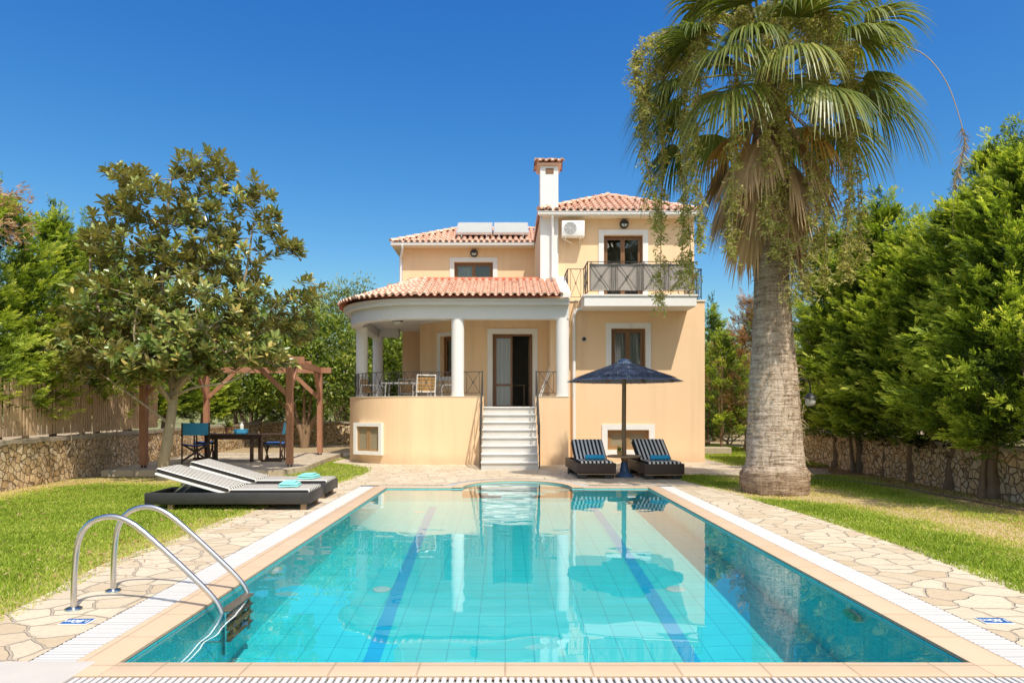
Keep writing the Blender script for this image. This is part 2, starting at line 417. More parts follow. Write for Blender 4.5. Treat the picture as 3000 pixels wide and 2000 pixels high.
    mp2 = t.n('ShaderNodeMapping'); t.l(v, mp2.inputs['Vector']); mp2.inputs['Scale'].default_value = (20, 20, 1.5)
    g3 = t.noise(mp2.outputs[0], 1.0, 5, .7)
    c = t.ramp(t.math('ADD', t.math('MULTIPLY', g, .55), t.math('ADD', t.math('MULTIPLY', g2, .25), t.math('MULTIPLY', g3, .25))), [(.41, (.20, .145, .10)), (.50, (.53, .44, .36)), (.61, (.80, .71, .61))])
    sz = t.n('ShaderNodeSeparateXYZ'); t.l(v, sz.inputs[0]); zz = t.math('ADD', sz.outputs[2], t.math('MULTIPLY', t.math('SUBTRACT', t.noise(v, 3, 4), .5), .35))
    height_tone = t.ramp(t.math('DIVIDE', zz, 6.0), [(.055, (.66, .55, .44)), (.085, (1, .93, .85)), (.36, (1, .91, .81)), (.62, (.60, .51, .42)), (1, (.50, .41, .32))])  # browner root foot; the upper trunk's shade is put into the bark colour
    c = t.mix(1, c, height_tone, 'MULTIPLY')
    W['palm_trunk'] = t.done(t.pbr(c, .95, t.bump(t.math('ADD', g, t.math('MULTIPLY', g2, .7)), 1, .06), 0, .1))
    def bark(name, a, b):
        t = NT(name); v = t.coord()
        mp = t.n('ShaderNodeMapping'); t.l(v, mp.inputs['Vector']); mp.inputs['Scale'].default_value = (12, 12, 2)
        g = t.noise(mp.outputs[0], 1.3, 6, .7)
        return t.done(t.pbr(t.mix(t.noise(v, 5, 4), t.ramp(g, [(.3, a), (.7, b)]), b), .9, t.bump(g, .8, .02), 0, .15))
    W['bark'] = bark('conifer_bark', (.10, .062, .036), (.30, .20, .12))
    W['grey_bark'] = bark('magnolia_bark', (.24, .19, .125), (.44, .36, .25))
    W['picket'] = bark('weathered_picket', (.34, .21, .115), (.68, .48, .29))
    # furniture
    t = NT('black_leatherette'); v = t.coord()
    W['leather'] = t.done(t.pbr(t.mix(t.noise(v, 4, 5), (.018, .017, .016), (.045, .043, .040)), .5, t.bump(t.noise(v, 9, 5), .35, .02), 0, .45))
    t = NT('brown_wicker'); v = t.coord()
    w1 = t.n('ShaderNodeTexWave', bands_direction='Z', Scale=28, Distortion=1.5); t.l(v, w1.inputs['Vector'])
    c = t.mix(w1.outputs['Fac'], (.030, .020, .014), (.11, .078, .056))
    W['wicker'] = t.done(t.pbr(c, .5, t.bump(w1.outputs['Fac'], .6, .006), 0, .4))
    def stripes(name, period, duty, a, b, fine=False):
        t = NT(name); v = t.coord()
        sp = t.n('ShaderNodeSeparateXYZ'); t.l(v, sp.inputs[0])
        f = t.math('FRACT', t.math('ADD', t.math('DIVIDE', sp.outputs[0], period), 100.25))
        m = t.math('LESS_THAN', f, duty)
        if fine:
            m2 = t.math('MULTIPLY', t.math('GREATER_THAN', f, duty + .13), t.math('LESS_THAN', f, duty + .2))
            m = t.math('MAXIMUM', m, m2)
        g = t.noise(v, 6, 4)
        c = t.mix(m, t.mix(g, sc(a, .85), a), b)
        return t.done(t.pbr(c, .9, t.bump(t.noise(v, 9, 4), .3, .02), 0, .2))
    W['stripe_wide'] = stripes('striped_canvas', .090, .5, (.84, .80, .72), (.024, .024, .026))
    W['stripe_fine'] = stripes('fine_striped_canvas', .094, .46, (.74, .70, .62), (.030, .028, .027))
    W['towel_blue'] = simple('blue_towel', (.035, .36, .60), .95, .2, 9, .6, 140)
    W['towel_aqua'] = simple('aqua_towel', (.26, .62, .58), .95, .18, 9, .6, 140)
    W['wood_leg'] = simple('pale_wood', (.34, .22, .12), .6, .2, 8)
    W['blue_canvas'] = simple('blue_canvas', (.05, .30, .52), .9, .15, 6, .4, 30, bdist=.01)
    W['navy_canvas'] = simple('navy_canvas', (.03, .10, .30), .9, .15, 6)
    t = NT('blue_thatch'); c = t.ramp(t.attr(), [(0, (.05, .062, .08)), (.5, (.17, .21, .28)), (.85, (.34, .38, .43)), (1, (.54, .54, .50))])
    W['thatch'] = t.done(t.pbr(c, .75, None, 0, .3))
    W['blue_base'] = simple('blue_plastic', (.05, .10, .20), .5, .2, 5)
    W['pole'] = simple('weathered_pole', (.24, .15, .08), .75, .3, 9, .4, 30)
    W['slat_yellow'] = simple('teak_slat', (.50, .29, .10), .55, .2, 8)
    W['pot'] = simple('terracotta_pot', (.36, .17, .09), .8, .15)
    W['sign_blue'] = simple('enamel_blue', (.015, .12, .36), .3, .06)
    W['sign_white'] = simple('enamel_white', (.80, .80, .78), .35, .04)
    W['hose'] = simple('brown_hose', (.20, .14, .09), .6, .2)
    W['inlet'] = simple('inlet_cover', (.42, .72, .72), .4, .06)
    W['pool_lamp'] = simple('pool_lamp_white', (.70, .74, .66), .4, .06)
    W['pool_lamp_green'] = simple('pool_lamp_green', (.20, .62, .40), .4, .06)
    W['hill'] = simple('scrub_hill', (.20, .20, .08), .95, .5, .12)
make_materials()
# ================================================================== ground, deck, pool
PX0, PX1, PY0, PY1 = -2.29, 2.76, 4.05, 13.15      # water rectangle
DEPTH, WATER = -1.66, -.026
AC, AR = (.235, 13.15), 1.06                        # rounded bay at the far end
def arc_pts(r, n=24, a0=PI, a1=0): return [(AC[0] + r * math.cos(a0 + (a1 - a0) * k / n), AC[1] + r * 1.22 * math.sin(a0 + (a1 - a0) * k / n)) for k in range(n + 1)]

def sheet(pts_outer, z, name, mat, hole=None, uv=False):
    """flat polygon sheet, optionally with one hole, triangulated"""
    from mathutils.geometry import tessellate_polygon
    loops = [[Vector((p[0], p[1], 0)) for p in pts_outer]]
    if hole: loops.append([Vector((p[0], p[1], 0)) for p in hole])
    flat = [p for l in loops for p in l]
    mb = MB(); mb.add([(p.x, p.y, z) for p in flat], [])
    for tri in tessellate_polygon(loops):
        a, b, c = (flat[i] for i in tri)
        if (b - a).cross(c - a).z < 0: tri = (tri[0], tri[2], tri[1])
        mb.f.append(tuple(tri)); mb.t.append(.5)
    return tag(mb.build(name, mat, uv=uv), kind='structure')

bay = arc_pts(AR)
pool_loop = [(PX0, PY0), (PX1, PY0), (PX1, PY1)] + bay[::-1] + [(PX0, PY1)]
GX0, GX1 = -2.85, 3.29                              # outer edges of the gutters
hole = [(GX0 - .02, 3.2), (GX1 + .02, 3.2), (GX1 + .02, 13.75), (1.75, 13.75), (1.2, 14.55), (.235, 14.8), (-.75, 14.55), (-1.3, 13.75), (GX0 - .02, 13.75)]
sheet([(-400, -60), (400, -60), (400, 600), (-400, 600)], -.03, 'ground', MAT['earth'], hole)
# paved deck (own hole = outer edge of gutters)
far_in = arc_pts(AR + .42)
deck_hole = [(GX0, 3.3), (GX1, 3.3), (GX1, PY1 + .4)] + [p for p in far_in[::-1] if p[1] > PY1 + .4] + [(GX0, PY1 + .4)]
edgeL = [(-3.45, 1.0), (-3.62, 4.2), (-3.72, 5.2), (-3.86, 6.2), (-3.90, 7.0), (-3.84, 8.3), (-3.86, 10.0), (-3.72, 11.3), (-3.70, 12.6), (-3.52, 14.2), (-3.40, 15.1), (-3.35, 16.3), (-3.55, 17.6), (-4.2, 18.6), (-5.2, 19.4)]
edgeR = [(4.40, 1.0), (4.38, 5.75), (4.50, 7.6), (4.46, 9.4), (4.30, 11.2), (4.12, 13.0), (3.90, 14.6), (4.1, 15.3), (5.6, 15.6), (7.6, 15.9)]
deck = [edgeL[0], (-3.45, .5), (4.4, .5)] + edgeR + [(8.2, 17.4), (6.6, 18.2), (5.9, 24.0), (-6.2, 24.0)] + edgeL[::-1][:-1]
def jag(pts):
    out = []
    for a, b in zip(pts, pts[1:] + pts[:1]):
        a = Vector((*a, 0)); b = Vector((*b, 0)); n = max(1, int((b - a).length / .22))
        for k in range(n):
            p = a.lerp(b, k / n); q = mnoise.noise_vector(p * 1.9) * .09
            out.append((p.x + q.x, p.y + q.y))
    return out
sheet(jag(deck), 0.0, 'paved_deck', MAT['paving'], deck_hole)

# basin: floor, walls, rounded bay with its steps
mb = MB()
floor_loop = [(PX0, PY0), (PX1, PY0), (PX1, PY1), (PX0, PY1)]
mb.add([(p[0], p[1], DEPTH) for p in floor_loop], [(0, 1, 2, 3)])
wl = [(PX0, PY1), (PX0, PY0), (PX1, PY0), (PX1, PY1)]
def vwall(a, b, z0, z1): mb.quad((a[0], a[1], z0), (a[0], a[1], z1), (b[0], b[1], z1), (b[0], b[1], z0))
fl_mb = mb; mb = MB(); LIP = -.0206
for a, b in zip(wl, wl[1:]): vwall(a, b, DEPTH, LIP)
vwall((PX1, PY1), (AC[0] + AR, PY1), DEPTH, LIP); vwall((AC[0] - AR, PY1), (PX0, PY1), DEPTH, LIP)
wall_mb = mb; mb = fl_mb
levels = [-.28, -.56, -.86, -1.2]
for i, z in enumerate(levels):
    ro = AR - .25 * i; ri = AR - .25 * (i + 1) if i < 3 else 0
    o = arc_pts(ro); top = LIP if i == 0 else levels[i - 1]
    for a, b in zip(o, o[1:]):
        vwall(b, a, z, top)
    q = arc_pts(ri) if ri else None; n_ = len(o)
    if q: mb.add([(p[0], p[1], z) for p in o] + [(p[0], p[1], z) for p in q], [(k + 1, k, n_ + k, n_ + k + 1) for k in range(n_ - 1)])
    else: mb.add([(p[0], p[1], z) for p in o], [tuple(range(n_ - 1, -1, -1))])
vwall((AC[0] + AR, PY1 - .002), (AC[0] - AR, PY1 - .002), DEPTH, -1.2)
basin = tag(mb.build('pool_basin', MAT['pool'], uv=True), kind='structure')
wall_mb.build('pool_wall', MAT['pool_wall'], basin, uv=True)
for x0, y0, x1, y1 in ((-1.10, 4.9, -1.33, 12.6), (1.56, 4.9, 1.62, 12.6)):
    m2 = MB(); w = .07
    m2.add([(x0 - w, y0, DEPTH + .004), (x0 + w, y0, DEPTH + .004), (x1 + w, y1, DEPTH + .004), (x1 - w, y1, DEPTH + .004)], [(0, 1, 2, 3)])
    m2.build('lane_line', MAT['lane'], basin, uv=True)
# water: gently rippled surface
nx, ny = 170, 360
xs = np.linspace(PX0, PX1, nx); ys = np.linspace(PY0, PY1 + 1.36, ny)
gx, gy = np.meshgrid(xs, ys); wz = np.zeros_like(gx); rr = np.random.default_rng(5)
for k in range(34):
    lam = rr.uniform(.11, .55); a = rr.normal(R(75), R(38)); ph = rr.uniform(0, 6.28)
    wz += .000085 * (lam / .45) ** 1.25 * np.sin((gx * np.cos(a) + gy * np.sin(a)) * 2 * PI / lam + ph + .6 * np.sin(gx * 1.3 + k) + .5 * np.sin(gy * .9 + k * 2))
calm = .45 + .55 * (.5 + .5 * np.sin(gx * .9 + 1.0 + .5 * np.sin(gy * .8)) * np.sin(gy * .7 + .4))
V = np.stack([gx, gy, WATER + wz * calm], -1).reshape(-1, 3)
i0 = (np.arange(ny - 1)[:, None] * nx + np.arange(nx - 1)[None, :]).ravel()
F = np.stack([i0, i0 + 1, i0 + nx + 1, i0 + nx], -1)
cx = V[F].mean(1); inside = (cx[:, 1] < PY1) | (((cx[:, 0] - AC[0]) / AR) ** 2 + ((cx[:, 1] - AC[1]) / (AR * 1.22)) ** 2 < 1.0)
water = tag(np_mesh('pool_water', V, F[inside], MAT['water'], smooth=True), kind='structure')

# coping: one band of tiles round the water, slightly proud and rounded
def coping_piece(mb, x0, x1, y0, y1): mb.rbox(x0, x1, y0, y1, -.02, .006, .006, 2)
mb = MB()
coping_piece(mb, -2.56, PX0, 3.84, PY1 + .25); coping_piece(mb, PX1, 3.01, 3.84, PY1 + .25)
coping_piece(mb, PX0, PX1, 3.84, PY0)
mb.rbox(PX0, AC[0] - AR - .006, PY1, PY1 + .25, -.0195, .005, .006, 2); mb.rbox(AC[0] + AR + .006, PX1, PY1, PY1 + .25, -.0195, .005, .006, 2)
a_, b_ = arc_pts(AR + .21), arc_pts(AR); mb.band(a_, b_, -.0198, .0075)
tag(mb.build('pool_coping', MAT['coping'], uv=True, smooth=True), kind='structure')
mb = MB()
for x0, x1, y0, y1 in ((GX0 - .02, -2.56, 3.2, PY1 + .42), (3.01, GX1 + .02, 3.2, PY1 + .42), (-2.56, 3.01, 3.2, 3.84), (-2.56, 3.01, PY1 + .25, PY1 + .42)):
    mb.box(x0, x1, y0, y1, -.16, -.075)
mb.band(arc_pts(AR + .46), arc_pts(AR + .2), -.16, -.076)
for x0, x1, y0, y1 in ((-2.558, PX0 - .012, 3.86, PY1 + .24), (PX1 + .012, 3.008, 3.86, PY1 + .24), (PX0 - .011, PX1 + .011, 3.86, PY0 - .012)): mb.box(x0, x1, y0, y1, -.159, -.023)
tag(mb.build('gutter_trough', MAT['trough']), kind='structure')
# grates of white slats
def grate(label, x0, x1, y0, y1, along, pitch=.045):
    root = thing('drain_grate', label, 'drain grate', ((x0 + x1) / 2, (y0 + y1) / 2, -.06), group='white slatted overflow grates round the pool')
    mb = MB(); rl = random.Random(3)
    if along == 'y':
        n = int((y1 - y0) / pitch)
        for k in range(n):
            y = y0 + (k + .5) * pitch; dz = rl.uniform(-.0015, .0015)
            mb.rbox(x0 + .006, x1 - .006, y - pitch * .34, y + pitch * .34, -.022 + dz, .002 + dz, .003, 1)
        mr = MB(); mr.box(x0 + .008, x0 + .022, y0, y1, -.072, -.023); mr.box(x1 - .022, x1 - .008, y0, y1, -.072, -.023); mr.box((x0 + x1) / 2 - .006, (x0 + x1) / 2 + .006, y0, y1, -.072, -.0235)
    else:
        n = int((x1 - x0) / pitch)
        for k in range(n):
            x = x0 + (k + .5) * pitch; dz = rl.uniform(-.0015, .0015)
            mb.rbox(x - pitch * .34, x + pitch * .34, y0 + .006, y1 - .006, -.022 + dz, .002 + dz, .003, 1)
        mr = MB(); mr.box(x0, x1, y0 + .008, y0 + .022, -.072, -.023); mr.box(x0, x1, y1 - .022, y1 - .008, -.072, -.023)
    tag(mb.build('slat', MAT['grate'], root, world=True), kind='stuff')
    mr.build('grate_frame', MAT['grate'], root, world=True)
grate('white slatted grate along the lawn side of the pool, under the ladder', GX0, -2.562, 4.06, PY1 + .25, 'y')
grate('white slatted grate along the palm side of the pool, beside the flagstones', 3.012, GX1, 3.84, PY1 + .25, 'y')
grate('white slatted grate across the near end of the pool, cut by the lower picture edge', -2.42, 3.28, 3.52, 3.836, 'x', .042)
grate('short slatted grate at the far end, left of the rounded bay', -2.5, AC[0] - AR - .2, PY1 + .255, PY1 + .395, 'x')
grate('short slatted grate at the far end, right of the rounded bay by the loungers', AC[0] + AR + .2, 3.0, PY1 + .255, PY1 + .395, 'x')
root = thing('drain_grate', 'narrow white grate curving round the bay of the pool in front of the stairs', 'drain grate', (AC[0], AC[1] + 1.5, -.06), group='white slatted overflow grates round the pool')
mb = MB(); o = arc_pts(AR + .40, 96); i_ = arc_pts(AR + .225, 96)
for k in range(96):
    p, q = Vector((*i_[k], -.006)), Vector((*o[k], -.006)); 
    if p.y < PY1 + .27: continue
    mb.bar(p, q, .024, .018)
tag(mb.build('slat', MAT['grate'], root, world=True), kind='stuff')
mb = MB(); mb.rbox(-3.35, -2.425, 3.3, 4.055, -.07, .012, .012, 2)
tag(mb.build('corner_slab', MAT['slab']), 'pale stone slab at the near left corner of the pool', 'paving slab')

# depth signs: blue enamel tile, white letters read from the water
def depth_sign(label, x, y, ang):
    root = thing('depth_sign', label, 'sign', (x, y, .001), R(180) + ang, 'blue pool depth signs')
    MB().rbox(-.10, .10, -.0675, .0675, 0, .008, .004, 1).build('plate', MAT['sign_white'], root)
    MB().box(-.092, .092, -.058, .058, .0082, .0095).build('blue_field', MAT['sign_blue'], root)
    cu = bpy.data.curves.new('lettering', 'FONT'); cu.body = '1.80m'; cu.size = .082; cu.align_x = 'CENTER'; cu.align_y = 'CENTER'; cu.extrude = .0006
    cu.offset = .0012; cu.space_character = .9
    tmp = bpy.data.objects.new('tmp', cu); COL.objects.link(tmp)
    bpy.context.view_layer.update()
    me = bpy.data.meshes.new_from_object(tmp.evaluated_get(bpy.context.evaluated_depsgraph_get()))
    bpy.data.objects.remove(tmp)
    me.materials.append(MAT['sign_white'])
    o = link('lettering', me, root); o.location = (0, 0, .0105)
depth_sign('blue depth sign reading 1.80m, on the flagstones by the ladder', -3.02, 4.82, 0)
depth_sign('blue depth sign reading 1.80m, on the flagstones right of the pool', 3.47, 4.84, R(-4))

# lights in the pool walls and drains in the floor
def pool_lamp(label, x, y, z, side, mat):
    root = thing('pool_lamp', label, 'pool lamp', (x, y, z), R(90) if side < 0 else R(-90), 'underwater pool lamps')
    mb = MB(); prof = [(.115, 0), (.115, .02), (.10, .045), (.06, .058), (.001, .062)]
    n = 24; vs = []
    for r, h in prof:
        for k in range(n): a = 2 * PI * k / n; vs.append((r * math.cos(a), -h, r * math.sin(a)))
    mb.add(vs, [(i * n + k, (i + 1) * n + k, (i + 1) * n + (k + 1) % n, i * n + (k + 1) % n) for i in range(len(prof) - 1) for k in range(n)])
    mb.build('lens', mat, root, smooth=True)
    m2 = MB(); m2.tube([(.118 * math.cos(2 * PI * k / 24), -.012, .118 * math.sin(2 * PI * k / 24)) for k in range(25)], .012, 6, False); m2.build('rim', MAT['pool_lamp'], root, smooth=True)
pool_lamp('pale round lamp under water on the left pool wall beyond the ladder', PX0, 6.8, -.33, -1, MAT['pool_lamp'])
pool_lamp('green tinted round lamp under water on the right pool wall', PX1, 5.4, -.36, 1, MAT['pool_lamp_green'])
pool_lamp('pale round lamp under water at the far end of the left pool wall', PX0, 11.6, -.33, -1, MAT['pool_lamp'])
for x, y, lb in ((-1.36, 7.5, 'white round inlet on the pool floor, near one left of the left lane line'), (1.87, 7.5, 'white round inlet on the pool floor, near one right of the right lane line'),
                 (-1.5, 12.0, 'white round inlet on the pool floor, far one by the left lane line'), (1.95, 12.0, 'white round inlet on the pool floor, far one under the parasol reflection')):
    mb = MB(); mb.lathe([(.105, DEPTH + .005), (.10, DEPTH + .022), (.06, DEPTH + .03), (.01, DEPTH + .031)], (x, y), 20)
    tag(mb.build('floor_inlet', MAT['inlet'], smooth=True), lb, 'pool inlet', 'white inlets on the pool floor')

# pool ladder
root = thing('pool_ladder', 'stainless steel pool ladder with two curved handrails and submerged treads', 'pool ladder', (-3.24, 5.4, 0))
for y in (5.14, 5.66):
    prof = [(-3.25, 0), (-3.245, .25), (-3.23, .45), (-3.20, .56), (-3.14, .645), (-3.05, .69), (-2.95, .70), (-2.86, .675), (-2.76, .615), (-2.60, .475), (-2.40, .29), (-2.25, .145), (-2.175, .06), (-2.135, -.02), (-2.122, -.12), (-2.12, -.5), (-2.12, -.95)]
    # smooth the path a little
    P = [Vector((x, y, z)) for x, z in prof]; Q = [P[0]]
    for a, b in zip(P, P[1:]): Q += [a.lerp(b, .25), a.lerp(b, .75)]
    Q.append(P[-1])
    MB().tube(Q, .0215, 14).build('handrail', MAT['steel'], root, smooth=True, world=True)
    MB().lathe([(.062, .001), (.06, .010), (.045, .017), (.024, .022)], (-3.25, y), 20).build('floor_flange', MAT['steel'], root, smooth=True, world=True)
for z in (-.012, -.24, -.47, -.70):
    MB().rbox(-2.165, -2.075, 5.155, 5.645, z - .018, z, .006, 1).build('tread', MAT['tread_grip'], root, world=True)
for y in (5.14, 5.66): MB().cyl((-2.12, y, -.7), (PX0, y, -.7), .012, 8).build('wall_stop', MAT['steel'], root, world=True)

# ================================================================== lawn
def lnoise(x, y, s): return mnoise.noise(Vector((x * s, y * s, 3.1)))
def poly_x(edge, y):
    for (x0, y0), (x1, y1) in zip(edge, edge[1:]):
        if y0 <= y <= y1: return x0 + (x1 - x0) * (y - y0) / (y1 - y0 + 1e-9)
    return edge[-1][0] if y > edge[-1][1] else edge[0][0]
EL = edgeL; ER = edgeR[:7]
def wallL(y): return -9.2 - (y - 10) * .089
def wallR(y): return 8.43 + (y - 10.7) * .056
def dry_left(x, y):
    d = poly_x(EL, y) - x; n = lnoise(x, y, .8) * .5 + lnoise(x, y, 2.6) * .35
    v = .14 + .55 * n
    v += max(0, .55 - d * .6) * (1.0 if y < 9.5 else .55)                  # worn edge along the deck
    dw = x - wallL(y)
    v += max(0, 1.25 - dw * 1.0)                                           # bare soil at the wall
    if y > 13.3: v += (y - 13.3) * .9 * (1 if x < -5.5 else 0)
    return min(1, max(0, v))
def dry_right(x, y):
    d = x - poly_x(ER, y); n = lnoise(x, y, .7) * .55 + lnoise(x, y, 2.4) * .4
    c = 1.55 if y < 11 else 1.3
    v = .08 + .52 * n + 1.1 * math.exp(-((d - c - .15) / .75) ** 2)
    if y > 11.5: v -= .1 * (y - 11.5)
    v += 1.1 * max(0, 1 - max(0, math.hypot(x - 4.94, y - 12.5) - .75) / .6)
    dw = wallR(y) - x
    v += max(0, 1.75 - dw * 1.05)
    return min(1, max(0, v))
def lawn(name, y0, y1, xa, xb, dryf, dens, seed, z=-.012):
    step = .12; ys = np.arange(y0, y1, step); V = []; D = []; nx = 60
    for y in ys:
        a, b = xa(y), xb(y)
        for k in range(nx):
            x = a + (b - a) * k / (nx - 1); V.append((x, y, z + .02 * lnoise(x, y, 1.2) * min(1, abs(x - a), abs(b - x)))); D.append(dryf(x, y))
    ny = len(ys); i0 = (np.arange(ny - 1)[:, None] * nx + np.arange(nx - 1)[None, :]).ravel()
    F = np.stack([i0, i0 + 1, i0 + nx + 1, i0 + nx], -1)
    o = np_mesh(name, np.array(V), F, MAT['turf'], smooth=True); tag(o, kind='structure')
    at_ = o.data.attributes.new('dry', 'FLOAT', 'POINT'); at_.data.foreach_set('value', np.array(D, np.float32))
    # blades
    g = np.random.default_rng(seed); P = []; T = []; H = []
    rl = random.Random(seed); A = sum((xb(y) - xa(y)) * step for y in ys)
    for _ in range(int(A * dens)):
        y = rl.uniform(y0, y1)
        keep = min(1, (11.5 / y) ** 1.2)
        if rl.random() > keep: continue
        a, b = xa(y), xb(y); x = rl.uniform(a - .03, b + .03); d = dryf(x, y)
        if rl.random() < d * .72: continue
        P.append((x, y)); T.append(d); H.append(rl.uniform(.55, 1.25) * (.044 - .024 * d) * (1 + .35 * lnoise(x, y, 3)))
    P = np.array(P); T = np.array(T); H = np.array(H); n = len(P)
    az = g.uniform(0, 2 * PI, n); w = g.uniform(.0024, .0045, n) * (1 + P[:, 1] / 12); bend = g.uniform(.1, .9, n) * H; ba = g.uniform(0, 2 * PI, n)
    V = np.zeros((n, 5, 3)); cx_, cy_ = P[:, 0], P[:, 1]
    for i, s in ((0, -1), (1, 1)):
        V[:, i, 0] = cx_ + s * w * np.cos(az); V[:, i, 1] = cy_ + s * w * np.sin(az); V[:, i, 2] = z - .005
    for i, s in ((2, .75), (3, -.75)):
        V[:, i, 0] = cx_ + s * w * np.cos(az) + .3 * bend * np.cos(ba); V[:, i, 1] = cy_ + s * w * np.sin(az) + .3 * bend * np.sin(ba); V[:, i, 2] = z + H * .6
    V[:, 4, 0] = cx_ + bend * np.cos(ba); V[:, 4, 1] = cy_ + bend * np.sin(ba); V[:, 4, 2] = z + H
    b = np.arange(n)[:, None] * 5
    F = np.concatenate([b + np.array([[0, 1, 2]]), b + np.array([[0, 2, 3]]), b + np.array([[3, 2, 4]])])
    ti = np.clip(.12 + .5 * T + g.normal(.12, .17, n) + .25 * (g.random(n) < .06), 0, 1); ti = np.concatenate([ti, ti, ti])
    return F, V.reshape(-1, 3), ti
F, V, T = lawn('lawn', 2.5, 15.2, lambda y: wallL(y) + .15, lambda y: poly_x(EL, y) + .12, dry_left, 4600, 21)
tag(np_mesh('lawn_grass', V, F, MAT['grass'], tint=T), kind='stuff', label='short green grass of the lawn left of the pool', cat='grass')
F, V, T = lawn('lawn', 3.5, 15.7, lambda y: poly_x(ER, y) - .12, lambda y: wallR(y) - .1, dry_right, 4200, 22)
tag(np_mesh('lawn_grass', V, F, MAT['grass'], tint=T), kind='stuff', label='patchy grass with a dry strip between the deck and the conifers', cat='grass')
F, V, T = lawn('lawn', 15.4, 24, lambda y: -5.0 if y < 16.5 else -5.0, lambda y: poly_x(EL, y) + .1 if y < 19.3 else -4.99, lambda x, y: .1 + .3 * abs(lnoise(x, y, 1.5)), 2200, 23)
tag(np_mesh('lawn_grass', V, F, MAT['grass'], tint=T), kind='stuff', label='strip of grass between the pergola platform and the porch', cat='grass')
F, V, T = lawn('lawn', 18.3, 30, lambda y: 6.1, lambda y: 9.4, lambda x, y: .12 + .3 * abs(lnoise(x, y, 1.5)), 2200, 24)
tag(np_mesh('lawn_grass', V, F, MAT['grass'], tint=T), kind='stuff', label='grass beside the right side of the villa', cat='grass')

# ================================================================== stone garden walls
def stone_wall(label, pts, h, th=.34):
    root = thing('stone_wall', label, 'wall', (pts[0][0], pts[0][1], 0))
    mb = MB(); cap = MB(); rl = random.Random(len(label))
    P = [Vector((*p, 0)) for p in pts]
    line = []
    for a, b in zip(P, P[1:]):
        n = max(2, int((b - a).length / .16))
        line += [a.lerp(b, k / n) for k in range(n)]
    line.append(P[-1]); m = len(line); nz = 8; rows = []
    def side(p, i):
        d = (line[min(i + 1, m - 1)] - line[max(i - 1, 0)]).normalized(); return Vector((d.y, -d.x, 0))
    for sgn in (1, -1):
        vs = []
        for i, p in enumerate(line):
            nrm = side(p, i) * sgn
            for j in range(nz + 1):
                z = -.08 + (h + .08) * j / nz
                q = p + nrm * (th / 2); q.z = z
                q += nrm * (.055 * mnoise.noise(q * 5.2) + .03 * mnoise.noise(q * 12)); vs.append(q)
        fs = []
        for i in range(m - 1):
            for j in range(nz):
                a = i * (nz + 1) + j; f = (a, a + nz + 1, a + nz + 2, a + 1)
                fs.append(f if sgn > 0 else f[::-1])
        mb.add(vs, fs)
    for i in range(m - 1):
        for s0, s1 in ((0, 0),):
            a, b = line[i], line[i + 1]; na, nb = side(a, i), side(b, i + 1)
            w = th / 2 + .03; za = h + .02 * mnoise.noise(a * 2.5); zb = h + .02 * mnoise.noise(b * 2.5)
            A = [a + na * w, a - na * w]; B = [b + nb * w, b - nb * w]
            cap.add([(A[0].x, A[0].y, za - .03), (B[0].x, B[0].y, zb - .03), (B[0].x, B[0].y, zb + .05), (A[0].x, A[0].y, za + .05),
                     (A[1].x, A[1].y, za + .05), (B[1].x, B[1].y, zb + .05)], [(0, 1, 2, 3), (3, 2, 5, 4)])
    mb.build('masonry', MAT['stone'], root, smooth='all', world=True)
    cap.build('capping', MAT['stone_cap'], root, world=True)
    return root
stone_wall('low rubble stone wall along the left side of the garden below the picket fence', [(-8.9, 30.0 * 0 + 6.5), (-9.2, 10), (-9.46, 12.8), (-10.0, 18.5), (-10.4, 23.4), (-11.0, 30.0)], .88)
stone_wall('low rubble stone wall across the back of the garden behind the pergola', [(-10.8, 30.1), (-7, 30.3), (-3.0, 30.5)], .93)
stone_wall('low rubble stone wall behind the conifer trunks on the right', [(9.35, 25.5), (8.98, 19.9), (8.72, 15.5), (8.48, 10.7), (8.25, 6.5)], .84)

# hill behind
nx, ny = 80, 30; V = []
for j in range(ny):
    for i in range(nx):
        x = -130 + 260 * i / (nx - 1); y = 50 + 90 * j / (ny - 1)
        h = 10 * math.exp(-((y - 105) / 30) ** 2) * (.65 + .35 * math.sin(x * .035 + .6)) + 1.0 * mnoise.noise(Vector((x * .06, y * .06, 0))) - .6
        V.append((x, y, h))
i0 = (np.arange(ny - 1)[:, None] * nx + np.arange(nx - 1)[None, :]).ravel()
tag(np_mesh('hill', np.array(V), np.stack([i0, i0 + 1, i0 + nx + 1, i0 + nx], -1), MAT['hill'], smooth=True), kind='structure')
SUN, SKY = 4.7, .14
MAT['oak'] = simple('light_oak', (.36, .22, .10), .5, .25, 14)
MAT['shutter'] = simple('dusty_pane', (.30, .25, .16), .45, .2, 5)
MAT['beam_white'] = simple('shade_toned_beam', (.66, .66, .64), .8, .05, 3, .15, 100)  # white greyed for beam and cornice, their shade painted into the colour
MAT['riser'] = simple('shade_toned_riser', (.56, .53, .48), .5, .12, 4)  # darker than the treads: shadow under the nosings put into the colour
# ================================================================== the villa
villa = thing('villa', 'yellow rendered two storey villa with tiled roofs and a rounded columned porch', 'house', (1.0, 19.6, 0))
def part(name, mb, mat, parent=None, smooth=False, uv=False, label=None):
    return mb.build(name, MAT[mat], parent or villa, smooth=smooth, world=True, uv=uv, label=label)

YA, YB, YD, YL = 19.6, 20.7, 21.2, 24.5            # wall planes: lower right, upper right, door, left wing
XR = 5.73
FLOOR, PAR = 1.585, 1.856
C0 = (-2.43, 21.05); RB = 2.3                       # rounded porch corner
def outline(o, n=28, x_end=1.75, y_end=24.5):
    pts = [(x_end, C0[1] - RB - o)]
    for k in range(n + 1):
        a = R(270 - 90 * k / n); pts.append((C0[0] + (RB + o) * math.cos(a), C0[1] + (RB + o) * math.sin(a)))
    pts.append((C0[0] - RB - o, y_end)); return pts

